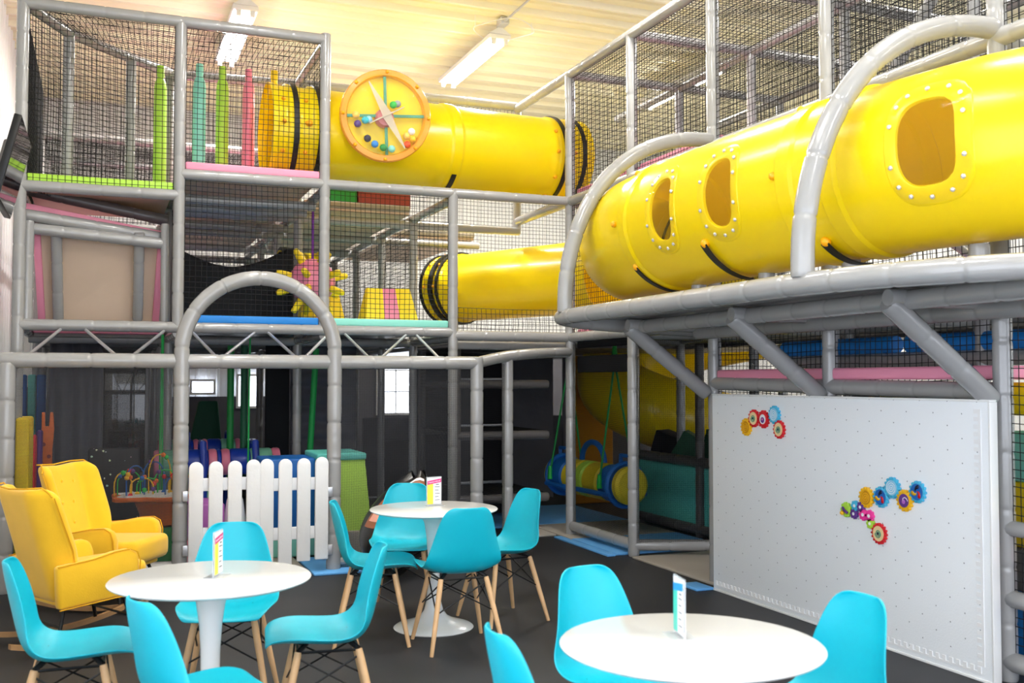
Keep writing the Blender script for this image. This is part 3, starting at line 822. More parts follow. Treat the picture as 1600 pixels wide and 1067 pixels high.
# --- upper tunnel with the ball window
t1p = Path([(1.4, 9.78, 3.9), (1.8, 9.79, 3.9), (2.6, 9.83, 3.9), (3.4, 9.9, 3.9), (4.1, 9.96, 3.9), (4.72, 10.02, 3.9)])
t1 = empty('tube_tunnel', (3.0, 9.85, 3.46), 'yellow crawl tunnel near the ceiling with a round clear ball window', 'tunnel')
U = .435
xs = [0, .2, .42, 1.78, 2.98, 3.2]
for a, b in zip(xs, xs[1:] + [t1p.tot]): tunnel_segment(t1, t1p, a, b, U)
for x in (.21, .43, 2.99, 3.21): ring(t1, t1p, x, U + .014, 'black_strap', .045, .015)
mb = MB(); mb.ball(t1p.surf(.32, PI, U + .01), .03); mb.build('bolt_cap', 'amber_plastic', t1)
for x in (.1, .3, 2.9, 3.1):
    for a in (150, 180, 215, 250): knob(t1, t1p, x, R(a) if True else 0, U, s=.02)
strap(t1, t1p, 1.78, R(225), R(275), U, .05)
# --- lower tunnel between the two frames
t2p = Path([(3.93, 12.05, 2.66), (4.15, 11.55, 2.66), (4.45, 10.9, 2.66), (4.75, 10.27, 2.66), (5.0, 9.75, 2.66)])
t2 = empty('tube_tunnel', (4.4, 11, 2.27), 'yellow crawl tunnel linking the middle deck to the right frame', 'tunnel')
for a, b in ((0, .14), (.14, .3), (.3, t2p.tot)): tunnel_segment(t2, t2p, a, b, .4)
ring(t2, t2p, .02, .4, 'black_strap', .05, .03); ring(t2, t2p, .2, .41, 'black_strap', .06, .03); ring(t2, t2p, .31, .41, 'black_strap', .03, .03)
for x in (.08, .25):
    for a in (20, 60, 100, 140, 180): knob(t2, t2p, x, R(a), .41, s=.018)
# --- mouth of a tunnel in the middle bay
t3p = Path([(1.74, 11.1, 2.52), (1.95, 11.1, 2.52), (2.2, 11.1, 2.52)])
t3 = empty('tunnel_mouth', (1.8, 11.1, 2.1), 'yellow and black tunnel mouth behind the blue deck edge net', 'tunnel')
tunnel_segment(t3, t3p, 0, t3p.tot, .4); ring(t3, t3p, .05, .4, 'black_strap', .08, .05)

# --- round ball window on the upper tunnel
bc = P(603, 181, Y=9.2); wn = Vector((-.1, -1, -.12)).normalized()
wq = Vector((0, 0, 1)).rotation_difference(wn).to_matrix()
bwn = Vector((0, 0, 1)).rotation_difference(wn)
WX = Vector((1, -.1, 0)).normalized(); WX = (WX - wn * WX.dot(wn)).normalized(); WY = wn.cross(WX)
if WY.z < 0: WY = -WY
WM = Matrix(((WX.x, WY.x, wn.x, bc.x), (WX.y, WY.y, wn.y, bc.y), (WX.z, WY.z, wn.z, bc.z), (0, 0, 0, 1)))
bw = empty('ball_window', bc, 'round clear ball-run window with orange rim on the upper yellow tunnel', 'play window')
WR = .425
mb = MB(); mb.lathe([(WR - .07, -.06), (WR - .02, -.075), (WR, -.06), (WR, .0), (WR - .01, .012), (WR - .055, .016), (WR - .065, .004), (WR - .07, -.06)], seg=64, mtx=WM, cap=False)
mb.build('rim', 'rim_acrylic', bw)
mb = MB(); mb.lathe([(WR - .06, .0), (WR - .075, .05), (WR - .1, .075), (WR - .16, .085), (.1, .09), (.001, .09)], seg=64, mtx=WM, cap=False); mb.build('dome', 'clear_dome', bw)
mb = MB(); mb.lathe([(WR - .03, -.2), (WR - .03, -.075), (WR - .06, -.075), (WR - .06, -.2)], seg=64, mtx=WM, cap=False); mb.build('mount_ring', 'yellow_plastic', bw)
mb = MB(); mb.lathe([(0, -.07), (WR - .04, -.07), (WR - .04, -.06), (0, -.06)], seg=48, mtx=WM); mb.build('back_plate', 'yellow_plastic', bw)
for k in range(4):
    mb = MB(); mb.box((-.014, .03, -.02), (.014, WR - .03, -.008), .003, mtx=WM @ Matrix.Rotation(R(90 * k + 3), 4, 'Z')); mb.build('spoke', 'spoke_green', bw)
for ang in (30, 210):
    mb = MB(); m2 = WM @ Matrix.Rotation(R(ang), 4, 'Z')
    mb.prism([m2 @ Vector(v) for v in ((-.04, 0, .06), (-.012, WR * .78, .06), (.0, WR * .82, .06), (.045, .0, .06))], wn * .006); mb.build('blade', 'blade_plastic', bw)
for ang in (-62, 118):
    mb = MB(); m2 = WM @ Matrix.Rotation(R(ang), 4, 'Z')
    mb.prism([m2 @ Vector(v) for v in ((-.008, 0, .03), (-.004, WR * .42, .03), (.004, WR * .42, .03), (.008, 0, .03))], wn * .045); mb.build('blade', 'blade_plastic', bw)
mb = MB(); mb.lathe([(0, -.05), (.09, -.05), (.085, .01), (.07, .03), (0, .035)], o=(-.01, -.02, 0), seg=32, mtx=WM); mb.build('hub', 'hub_pink', bw)
for k in range(8):
    a = R(45 * k + 22 + (68)); mb = MB(); mb.ball((math.cos(a) * (WR - .025), math.sin(a) * (WR - .025), .018), .018, 12, 8, mtx=WM); mb.build('bolt_cap', 'amber_plastic', bw)
sc = .425 * 2 / 145 * 180 / 1067   # metres per zoomed pixel of the wheel face
balls = [('ball_purple', 235, 632, 'purple ball at the left of the clear ball window'), ('gear_ice', 343, 585, 'blue ball tucked behind the turquoise ball in the ball window'), ('teal_plastic', 305, 595, 'turquoise ball at the left inside the ball window'),
         ('ball_peach', 218, 552, 'yellow ball topmost at the left inside the ball window'), ('navy_ink', 330, 762, 'dark navy ball leftmost of the bottom row in the ball window'), ('blue_foam', 400, 810, 'blue ball second in the bottom row of the ball window'),
         ('green_foam', 480, 838, 'green ball in the bottom row of the ball window'), ('mint_foam', 560, 845, 'aqua ball rightmost of the bottom row in the ball window'), ('green_plastic', 565, 435, 'bright green ball above the hub of the ball window'),
         ('ball_grey', 608, 420, 'grey ball behind the green ball above the hub'), ('ball_white', 745, 672, 'white ball at the right inside the ball window'), ('ball_peach', 700, 718, 'peach ball beside the white blade at lower right of the ball window'),
         ('gear_yellow', 758, 742, 'golden ball at the far right of the ball window'), ('ball_orange', 706, 795, 'orange red ball lowest at the right of the ball window')]
for m, x, y, lab in balls:
    z = .012 if m not in ('ball_grey', 'gear_ice') else -.012
    p = WM @ Vector(((x - 500) * sc, -(y - 540) * sc, z))
    mb = MB(); mb.ball(p, .034, 18, 12); tag(mb.build('ball', m), lab, 'ball', 'plastic balls in the ball window')

# ================================================================ things hanging or standing in the frames
for px, m, lab, yb in ((311, 'mint_foam', 'mint green hanging padded post in the upper middle bay', 10.3), (347, 'lime_foam', 'lime green hanging padded post in the upper middle bay', 10.3), (388, 'rose', 'pink hanging padded post in the upper middle bay', 10.3), (428, 'yellow_foam', 'yellow hanging padded post beside the upper tunnel mouth', 10.25), (250, 'lime_foam', 'lime green padded post in the upper left bay', 10.5)):
    p = P(px, 200, Y=yb); zt = Z3 - .12; zb = Z2 + .13 if px > 300 else ZG + .13
    e = empty('hanging_post', (p.x, yb, zb), lab, 'padded post', group='hanging padded posts')
    mb = MB(); mb.lathe([(.045, zb), (.06, zb + .02), (.062, zb + .3), (.06, zt - .17), (.05, zt - .1), (.03, zt - .06)], o=(p.x, yb, 0), seg=18); mb.build('padding', m, e)
    mb = MB(); mb.lathe([(.03, zt - .07), (.036, zt - .02), (.034, zt + .06)], o=(p.x, yb, 0), seg=12); mb.build('hanging_strap', m, e)
# spiky ball
sb = P(488, 440, Y=10.1)
e = empty('spiky_ball', (sb.x, sb.y, sb.z - .22), 'pink spiky hanging ball with yellow knobs behind the net', 'hanging toy')
mb = MB(); mb.use('rose'); mb.ball(sb, .225, 28, 18); mb.build('ball_body', 'rose', e)
k = 0; dirs = []
for el, n, off in ((55, 4, .3), (12, 6, .1), (-20, 5, .45), (-58, 4, .1)):
    for i in range(n):
        a = 2 * PI * (i + off) / n; dirs.append(Vector((math.cos(a) * math.cos(R(el)), math.sin(a) * math.cos(R(el)), math.sin(R(el)))))
for d in dirs:
    mb = MB(); a = sb + d * .18; b = sb + d * .37
    mb.tube([a, a.lerp(b, .5), a.lerp(b, .85), a.lerp(b, .97), b], [.036, .034, .031, .024, .01], 12); mb.build('knob', 'yellow_foam', e)
mb = MB(); mb.tube([sb + Vector((0, 0, .2)), (sb.x, sb.y, Z2 - .06)], .012, 8); mb.build('rope', 'purple_rope', e)
def wedge(px0, px1, pt, pb, yb, lab, top=.62):
    a, b = P(px0, pb, Y=yb), P(px1, pb, Y=yb); h = P(px0, pt, Y=yb).z - a.z; w = b.x - a.x; z = Z1 + .11
    e = empty('foam_wedge', ((a.x + b.x) / 2, yb, z), lab, 'foam wedge', group='striped foam wedges')
    cxx = (a.x + b.x) / 2
    for s0, s1, m in ((-.5, -.15, 'yellow_foam'), (-.15, .15, 'rose'), (.15, .5, 'yellow_foam')):
        mb = MB(); d = .42
        bot = [(cxx + w * s0, yb, z), (cxx + w * s1, yb, z), (cxx + w * s1, yb + d, z), (cxx + w * s0, yb + d, z)]
        t = [(cxx + w * s0 * .8, yb + .16, z + h), (cxx + w * s1 * .8, yb + .16, z + h), (cxx + w * s1 * .8, yb + .26, z + h), (cxx + w * s0 * .8, yb + .26, z + h)]
        vs = [mb.bm.verts.new(v) for v in bot + t]
        for q in ((3, 2, 1, 0), (4, 5, 6, 7), (0, 1, 5, 4), (1, 2, 6, 5), (2, 3, 7, 6), (3, 0, 4, 7)): mb.face([vs[i] for i in q])
        mb.build('panel', m, e, auto=30)
wedge(572, 655, 446, 503, 9.9, 'yellow and pink striped foam wedge at the right end of the mint deck')
wedge(470, 541, 451, 503, 10.35, 'yellow and pink striped foam wedge under the spiky ball')
for (px0, px1, py0, py1, m, lab) in ((512, 558, 276, 322, 'green_foam', 'green foam block behind the net under the upper tunnel'), (560, 642, 296, 322, 'maroon_foam', 'dark red foam block behind the net under the upper tunnel'), (560, 624, 276, 295, 'yellow_foam', 'yellow foam block lying on the dark red block')):
    a, b = P(px0, py1, Y=10.85), P(px1, py0, Y=10.85)
    if m != 'yellow_foam': a.z = Z2 + .08
    else: a.z = P(560, 296, Y=10.85).z
    mb = MB(); mb.box((a.x, 10.85, a.z), (b.x, 11.3, b.z), .015); tag(mb.build('foam_block', m), lab, 'foam block')
# --- log swing
e = empty('log_swing', (4.85, 9.6, .3), 'yellow and blue padded log swing hanging on green ropes', 'swing')
n0, n1 = Vector((4.86, 8.95, .5)), Vector((4.78, 10.55, .5)); ax = (n1 - n0).normalized(); sp = Path([n0, n0.lerp(n1, .5), n1]); L = sp.tot
def log(x0, x1, r, m, name):
    mb = MB(); mb.use(m); N = 28
    prof = [(x0, .02), (x0, r - .03), (x0 + .03, r), (x1 - .03, r), (x1, r - .03), (x1, .02)]
    rg = [[mb.bm.verts.new(sp.surf(0, 2 * PI * k / N, rr) + ax * x) for k in range(N)] for x, rr in prof]
    for A, B in zip(rg, rg[1:]):
        for k in range(N): mb.face((A[k], A[(k + 1) % N], B[(k + 1) % N], B[k]))
    mb.face(rg[0][::-1]); mb.face(rg[-1]); mb.build(name, None, e)
SR = .19
for x0, x1, m in ((0, .12, 'swing_yellow'), (.12, .42, 'swing_blue'), (.42, .74, 'swing_yellow'), (.74, .92, 'lime_foam'), (.92, 1.2, 'swing_yellow'), (1.2, 1.48, 'swing_blue'), (1.48, L, 'swing_yellow')): log(x0, x1, SR, m, 'log_section')
for x in (.14, 1.46):
    mb = MB(); mb.tube([sp.surf(0, 2 * PI * k / 32, SR + .02) + ax * x for k in range(32)], .028, 8, closed=True); mb.build('hoop', 'swing_blue', e)
    mb = MB(); c = sp.surf(0, PI / 2, SR + .02) + ax * x
    mb.tube([c + ax * -.09, c + ax * -.09 + Vector((0, 0, .08)), c + ax * .09 + Vector((0, 0, .08)), c + ax * .09], .022, 8); mb.build('handle', 'swing_blue', e)
mb = MB(); c = sp.surf(0, PI / 2, SR) + ax * .8; mb.tube([c + ax * (.24 * math.cos(a)) + Vector((-.0, 0, .2 * math.sin(a))) for a in [PI * k / 14 for k in range(15)]], .03, 10); mb.build('handle', 'swing_blue', e)
mb = MB()
for a in (-25, 205): mb.tube([sp.surf(0, R(a), SR + .03) + ax * x for x in (.1, .8, 1.5)], .026, 8)
mb.build('side_rail', 'swing_blue', e)
for x, lx in ((.3, 0), (1.4, 0)):
    for s in (-1, 1):
        p = n0 + ax * x + Vector((s * .2, 0, .02)); q = Vector((4.82, (n0 + ax * x).y, 1.74))
        mb = MB(); mb.tube([p, q], .011, 8); rope = mb.build('rope', 'green_rope', e)
        mb = MB(); mb.tube([p + Vector((0, 0, -.06)), p + Vector((0, 0, .08))], [.03, .02], 10); mb.build('rope_clamp', 'green_plastic', rope)
    mb = MB(); mb.lathe([(.015, 1.66), (.035, 1.7), (.04, 1.78), (.025, 1.83), (.02, 1.9)], o=(4.82, (n0 + ax * x).y, 0), seg=14); mb.build('swivel', 'green_plastic', e)
# --- foam pit
e = empty('foam_pit', (6.2, 9.0, 0), 'foam pit with turquoise padded wall and dark pipe rails', 'foam pit')
mb = MB(); mb.box((5.46, 7.3, .12), (5.5, 9.95, .68), .01); mb.build('pit_wall', 'teal_vinyl', e)
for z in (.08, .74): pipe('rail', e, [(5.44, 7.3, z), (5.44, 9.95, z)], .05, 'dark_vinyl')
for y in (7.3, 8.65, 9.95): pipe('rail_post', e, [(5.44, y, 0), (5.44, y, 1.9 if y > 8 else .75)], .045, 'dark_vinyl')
k = 0
for (x, y, z, a, m, lab) in ((5.75, 9.75, .83, 30, 'black_curtain', 'black foam cube at the far end of the foam pit'), (5.74, 9.3, .83, 50, 'dark_green_foam', 'dark green foam cube tilted second from the far end of the pit'), (5.76, 8.75, .84, 20, 'dark_green_foam', 'large dark green foam cube in the middle of the pit'), (5.8, 8.3, .84, 65, 'green_foam', 'brighter green foam cube at the near end of the pit'), (6.2, 9.4, .86, 15, 'dark_green_foam', 'dark green foam cube at the back of the pit')):
    mb = MB(); m4 = Matrix.Translation((x, y, z)) @ Matrix.Rotation(R(a), 4, 'Z') @ Matrix.Rotation(R(a * .6), 4, 'X'); mb.box((-.14, -.14, -.14), (.14, .14, .14), .012, mtx=m4)
    tag(mb.build('foam_cube', m), lab, 'foam cube', 'foam cubes in the pit')
mb = MB(); mb.box((5.52, 7.3, .0), (6.8, 9.9, .66)); tag(mb.build('foam_filling', 'dark_green_foam'), 'dark green loose foam filling the pit under the cubes', 'foam', kind='stuff')
# --- spiral tube slide seen through the mesh
sl = Path([(7.9, 10.4, 2.3), (7.0, 11.4, 2.05), (6.1, 11.5, 1.75), (5.75, 11.05, 1.45), (6.0, 10.55, 1.2), (6.7, 10.35, 1.0), (7.6, 10.3, .85)])
e = empty('spiral_slide', (6.9, 9.3, 0), 'big yellow spiral tube slide behind the dark mesh', 'slide')
tunnel_segment(e, sl, 0, sl.tot / 2, .42); tunnel_segment(e, sl, sl.tot / 2, sl.tot, .42)
mb = MB(); mb.tube([(6.7, 10.35, 0), (6.7, 10.35, .62)], .06, 12); mb.build('support_post', 'dark_vinyl', e)
mb = MB(); mb.box((P(896, 600, Y=11.6).x, 11.6, 0), (P(958, 600, Y=11.6).x, 11.7, 1.85), .02); tag(mb.build('tumbling_mat', 'gear_ochre'), 'ochre yellow upright tumbling mat in the dark behind the log swing', 'mat')
# yellow foam roller and steps behind the white board
e = empty('foam_roller', (4.75, 4.7, 1.3), 'long yellow foam roller above the white pegboard behind the net', 'foam roller')
mb = MB(); mb.tube([(4.62, 5.26, 1.44), (4.62, 5.2, 1.44), (4.62, 4.6, 1.44), (4.62, 3.98, 1.44), (4.62, 3.94, 1.44)], [.05, .09, .09, .09, .06], 20); mb.build('roller', 'yellow_foam', e)
mb = MB(); mb.tube([(4.62, 5.45, 1.44), (4.62, 3.8, 1.44)], .025, 10); mb.build('axle', 'dark_vinyl', e)
for z0, z1, m, lab in ((.0, .38, 'blue_foam', 'blue foam block lowest in the stack behind the right corner post'), (.38, .62, 'dark_vinyl', 'dark grey foam block in the stack behind the right corner post'), (.62, .98, 'yellow_foam', 'yellow foam block in the stack behind the right corner post'), (.98, 1.26, 'mint_foam', 'mint foam block topmost in the stack behind the right corner post')):
    mb = MB(); mb.box((4.7, 3.2, z0), (5.2, 4.3, z1), .02); tag(mb.build('foam_block', m), lab, 'foam block', 'stacked foam blocks')
mb = MB(); mb.tube([(4.45, 3.93, .6), (4.45, 3.9, .6), (4.45, 3.0, .6)], [.03, .06, .06], 14); tag(mb.build('foam_roll', 'rose'), 'pink padded roll above the lowest rails at the right corner', 'padded roll')
# --- dark climbing shelves between the two frames
e = empty('climbing_shelf', (3.9, 10.2, 0), 'dark netted climbing shelves between the entrance frame and the swing', 'climbing shelf')
for z in (.34, .98, 1.5):
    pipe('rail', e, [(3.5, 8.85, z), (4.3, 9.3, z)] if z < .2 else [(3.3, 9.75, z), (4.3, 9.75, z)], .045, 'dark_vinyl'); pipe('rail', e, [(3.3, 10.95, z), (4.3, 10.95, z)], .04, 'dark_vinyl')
    if z < 1.2: net(e, (3.3, 9.75, z + .04), (4.3, 9.75, z + .04), (4.3, 10.95, z + .04), (3.3, 10.95, z + .04), cell=.04, th=.005, name='shelf_net')
    mb = MB(); mb.box((3.6, 10.86, z + .04), (4.25, 10.9, z + .07), .005); mb.build('edge_trim', 'aluminium', e)
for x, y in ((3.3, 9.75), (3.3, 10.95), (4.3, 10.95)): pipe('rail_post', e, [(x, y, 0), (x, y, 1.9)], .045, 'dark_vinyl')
mb = MB(); mb.box((3.2, 11.05, 0), (4.35, 11.1, 1.85)); mb.build('back_curtain', 'black_curtain', e)
sheet('mesh_panel', e, (3.14, 9.35, 0), (3.28, 11.0, 0), (3.28, 11.0, 1.85), (3.14, 9.35, 1.85), 'dark_mesh')

# --- TV on the left wall
ta, tb = P(28, 169, Y=7.18), P(44, 223, Y=8.15)
A = Vector((-.5, 7.2, 3.24)); B = Vector((-.5, 8.15, 3.24)); Cc = Vector((-.63, 8.15, 2.70)); D = Vector((-.63, 7.2, 2.70))
e = empty('wall_television', (-.6, 7.7, 2.7), 'dark glossy television tilted down from the left wall', 'television')
bk = Vector((-.045, 0, .01))
mb = MB(); mb.prism([A, B, Cc, D], bk, .006); casing = mb.build('casing', 'black_metal', e)
ins = Vector((.003, 0, 0)); c0 = (A + B + Cc + D) / 4
mb = MB(); mb.prism([c0 + (v - c0) * .965 + ins for v in (A, B, Cc, D)], (-.004, 0, 0)); mb.build('screen', 'screen_glass', casing)
mb = MB(); mb.prism([c0 + (v - c0) * .55 + Vector((-.04, 0, 0)) for v in (A, B, Cc, D)], (-.05, 0, .01), .015); mb.build('rear_housing', 'dark_vinyl', e)
mb = MB(); mb.tube([c0 + Vector((-.08, 0, 0)), Vector((-1.03, c0.y, 3.05))], .03, 8); mb.box((-1.02, c0.y - .12, 2.9), (-.98, c0.y + .12, 3.2), .005); mb.build('wall_bracket', 'black_metal', e)
# ================================================================ tables
def ground(px, py, z=0): return P(px, py, Z=z)
def make_table(x, y, lab):
    e = empty('tulip_table', (x, y, 0), lab, 'table', group='round white cafe tables')
    mb = MB(); mb.lathe([(0, .716), (.3, .716), (.375, .722), (.398, .731), (.4, .736), (.396, .74), (0, .74)], o=(x, y, 0), seg=96); mb.build('tabletop', 'table_white', e, auto=50)
    prof = [(.0, .0), (.245, 0), (.25, .006), (.24, .014), (.19, .03), (.13, .05), (.085, .075), (.06, .11), (.047, .16), (.04, .24), (.037, .34), (.039, .45), (.046, .56), (.06, .65), (.085, .705), (.11, .717), (0, .717)]
    mb = MB(); mb.lathe(prof, o=(x, y, 0), seg=48); mb.build('pedestal', 'white_plastic', e, auto=50)
    return Vector((x, y, 0))
T1 = P(330, 902, Z=.74); T2 = P(678, 794, Z=.74); T3 = P(1079, 1004, Z=.74)
make_table(T1.x, T1.y, 'round white pedestal table at the left in front of the yellow rocking chairs')
make_table(T2.x, T2.y, 'round white pedestal table farthest from the viewer in the middle')
make_table(T3.x, T3.y, 'round white pedestal table nearest the viewer in front of the pegboard')

# ================================================================ moulded chairs (local: front = +y)
CH = empty('side_chair', (0, 0, 0))
prof = [(.238, .43, .168), (.234, .436, .186), (.21, .44, .204), (.14, .44, .224), (.03, .43, .233), (-.07, .424, .234), (-.14, .434, .233), (-.185, .47, .228), (-.212, .53, .216), (-.23, .6, .199), (-.246, .67, .18), (-.26, .73, .163), (-.27, .78, .144), (-.276, .812, .117), (-.277, .822, .08)]
def shell():
    mb = MB(); nu = 12; rows = []
    for k, (y, z, w) in enumerate(prof):
        t = k / (len(prof) - 1); row = []
        back = min(1, max(0, (t - .38) / .25)); seat = 1 - back
        for i in range(nu + 1):
            u = -1 + 2 * i / nu
            c = abs(u) ** 2.6
            yy = y + back * .06 * c * (1 - .55 * max(0, (t - .75) / .25)); zz = z + seat * .045 * c * min(1, max(.1, (t) / .2)) + .025 * c * (4 * back * seat)
            row.append(mb.bm.verts.new((u * w, yy, zz)))
        rows.append(row)
    for A, B in zip(rows, rows[1:]):
        for i in range(nu): mb.face((A[i], A[i + 1], B[i + 1], B[i]))
    return mb
shell().build('shell', 'teal_plastic', CH, solid=.009, sub=2, auto=0)
for sx in (-1, 1):
    for sy in (-1, 1):
        a = Vector((sx * .135, -.02 + sy * .125, .408)); b = Vector((sx * .215, -.025 + sy * .215, .0))
        mb = MB(); mb.tube([a, a.lerp(b, .1), a.lerp(b, .6), b + (a - b) * .01, b], [.015, .0165, .015, .0115, .010], 12); mb.build('leg', 'beech', CH)
mb = MB()
def lp(sx, sy, z): a = Vector((sx * .135, -.02 + sy * .125, .408)); b = Vector((sx * .215, -.025 + sy * .215, 0)); return a.lerp(b, (.408 - z) / .408)
for s in (-1, 1):
    mb.tube([lp(-1, s, .385), lp(1, s, .22)], .0045, 6); mb.tube([lp(1, s, .385), lp(-1, s, .22)], .0045, 6)
    mb.tube([lp(s, -1, .385), lp(s, 1, .22)], .0045, 6); mb.tube([lp(s, 1, .385), lp(s, -1, .22)], .0045, 6)
    mb.tube([lp(-1, s, .405), lp(1, s, .405)], .006, 6); mb.tube([lp(s, -1, .405), lp(s, 1, .405)], .006, 6)
for sx in (-1, 1):
    for sy in (-1, 1): mb.tube([lp(sx, sy, .41), Vector((sx * .1, -.02 + sy * .09, .434))], .012, 8)
mb.build('wire_brace', 'black_metal', CH)
first = [True]
def chair(p, face, lab):
    """face: direction the sitter looks, degrees from +x"""
    o = CH if first[0] else copy_tree(CH); first[0] = False
    o.location = (p.x, p.y, 0); o.rotation_euler = (0, 0, R(face - 90)); tag(o, lab, 'chair', 'turquoise moulded chairs')
    return o
def dirdeg(p, t): return math.degrees(math.atan2(t.y - p.y, t.x - p.x))
p = P(120, 1020, Z=.43); chair(p, -2, 'turquoise chair at the far left seen from the side, facing the left table')
p = P(356, 955, Z=.43); chair(p, -104, 'turquoise chair behind the left table facing the viewer before the picket fence')
p = P(328, 1098, Z=.43); chair(p, 20, 'turquoise chair cut by the bottom edge in front of the left table')
p = P(503, 996, Z=.43); chair(p, 172, 'turquoise chair at the right side of the left table facing left')
p = P(588, 885, Z=.43); chair(p, -14, 'turquoise chair at the left side of the far table facing right')
p = P(632, 852, Z=.43); chair(p, -112, 'turquoise chair behind the far table beside the black bean bag')
p = P(713, 890, Z=.43); chair(p, 88, 'turquoise chair in front of the far table with its back to the viewer')
p = P(780, 862, Z=.43); chair(p, 190, 'turquoise chair at the right side of the far table facing left')
p = P(983, 1070, Z=.43); chair(p, -75, 'turquoise chair behind the nearest table facing the viewer')
p = P(903, 1180, Z=.43); chair(p, -3, 'turquoise chair at the left of the nearest table, only its back in view')
p = P(1252, 1128, Z=.43); chair(p, 178, 'turquoise chair at the right of the nearest table before the pegboard')

# ================================================================ card holders on the tables
def card(px, py, base_z, deg, lab, colours):
    p = P(px, py, Z=base_z); e = empty('card_holder', (p.x, p.y, base_z), lab, 'card holder', R(deg))
    def local(mb, name, m, par=None, **k):
        return mb.build(name, m, par or e, world=False, **k)
    mb = MB(); mb.prism([(-.055, -.04, 0), (.055, -.04, 0), (.055, -.04, .003), (-.055, -.04, .003)], (0, .08, 0)); local(mb, 'foot', 'clear_acrylic', auto=20)
    mb = MB(); mb.box((-.054, -.003, .003), (.054, .003, .185)); local(mb, 'sleeve', 'clear_acrylic', auto=20)
    mb = MB(); mb.box((-.05, -.0042, .012), (.05, -.0032, .18)); mb.box((-.05, .0032, .012), (.05, .0042, .18)); cd_ = local(mb, 'card', colours[0], auto=20)
    mb = MB(); mb.box((-.05, -.0048, .012), (-.008, -.0042, .14)); local(mb, 'colour_panel', colours[1], cd_, auto=20)
    mb = MB(); mb.prism([(-.05, -.005, .135), (.05, -.005, .148), (.05, -.005, .172), (-.05, -.005, .159)], (0, .0006, 0)); local(mb, 'banner', colours[2], cd_, auto=20)
    rot = Matrix.Translation((0, -.0052, .1535)) @ Matrix.Rotation(R(7), 4, 'Y').inverted() @ Matrix.Rotation(PI / 2, 4, 'X')
    if colours[2] == 'card_magenta': text_mesh('Connect with us!', .0125, 'lettering', 'card_white', cd_, rot)
    mb = MB()
    for k in range(5): z = .118 - k * .021; mb.box((.004, -.0048, z), (.04 - .008 * (k % 2), -.0042, z + .004))
    local(mb, 'printed_lines', 'ink_grey', cd_, auto=20)
    mb = MB(); mb.box((.012, -.0049, .132), (.034, -.0043, .137)); local(mb, 'heading', 'black_print', cd_, auto=20)
card(678, 790, .74, 12, 'clear card holder with pink and yellow card on the far table', ('card_white', 'card_yellow', 'card_magenta'))
card(340, 900, .74, 66, 'clear card holder with pink and yellow card on the left table', ('card_white', 'card_yellow', 'card_magenta'))
card(1062, 994, .74, -104, 'clear card holder with blue green card on the nearest table', ('card_white', 'card_teal', 'card_blue'))

# ================================================================ yellow wing rocking chairs (local: front = +y)
WC = empty('rocking_chair', (0, 0, 0))
def wing(u, v):
    """u -1..1 across, v 0..1 up"""
    a = abs(u); w = .315 + .025 * v
    k = max(0, (a - .5) / .5); k = k * k * (3 - 2 * k)
    zt = .98 + .02 * a - .06 * max(0, a - .8) / .2
    z = .29 + (zt - .29) * v
    y = -.2 - .2 * v + (.17 - .05 * v) * k * (.55 + .45 * min(1, v * 2))
    x = u * w * (1 - .12 * k)
    return Vector((x, y, z))
mb = MB(); mb.grid(lambda s, t: wing(-1 + 2 * s, t), 20, 12); BK = mb.build('backrest', 'yellow_velvet', WC, solid=.06, sub=1, auto=0)
mb = MB()
bb = bmesh.new(); bmesh.ops.create_cube(bb, size=1)
for v in bb.verts: v.co = Vector((v.co.x * .54, .06 + v.co.y * .56, .385 + v.co.z * .17))
bmesh.ops.bevel(bb, geom=list(bb.edges), offset=.06, segments=4, affect='EDGES', profile=.6)
for v in bb.verts:
    f = max(0, (v.co.y - .1) / .24); v.co.x *= 1 - .1 * f * f; v.co.y += .05 * f * (1 - (v.co.x / .27) ** 2); v.co.z += .02 * f
mb.merge(bb); mb.build('seat_cushion', 'yellow_velvet', WC, auto=0)
for s in (-1, 1):
    pts = [(-.26, .27), (.2, .3), (.235, .33), (.25, .4), (.25, .5), (.23, .56), (.18, .585), (.08, .578), (-.06, .55), (-.28, .53)]
    mb = MB(); mb.prism([(s * (.245 + (.01 if z > .45 else 0)), y, z) for y, z in pts], (s * .072, 0, 0), .02); AR = mb.build('armrest', 'yellow_velvet', WC, auto=0)
    mb = MB(); mb.tube([(s * (.316 + (.01 if z > .45 else 0)), y, z) for y, z in pts], .004, 6); mb.build('piping', 'velvet_piping', AR)
mb = MB(); mb.tube([wing(-1 + 2 * k / 30, 1) + Vector((0, -.03, .004)) for k in range(31)], .005, 6)
for s in (-1, 1): mb.tube([wing(s, k / 16) + Vector((s * .01, -.02, 0)) for k in range(17)], .004, 6)
mb.build('piping', 'velvet_piping', BK)
for u, v in ((-.3, .82), (.1, .84), (.45, .8), (-.15, .62), (.25, .62), (0, .42)):
    mb = MB(); mb.ball(wing(u, v) + Vector((0, .033, 0)), .014, 10, 6, (1, .5, 1)); mb.build('button', 'yellow_velvet', BK)
mb = MB(); mb.box((-.25, -.22, .27), (.25, .26, .31), .015); mb.build('seat_frame', 'yellow_velvet', WC)
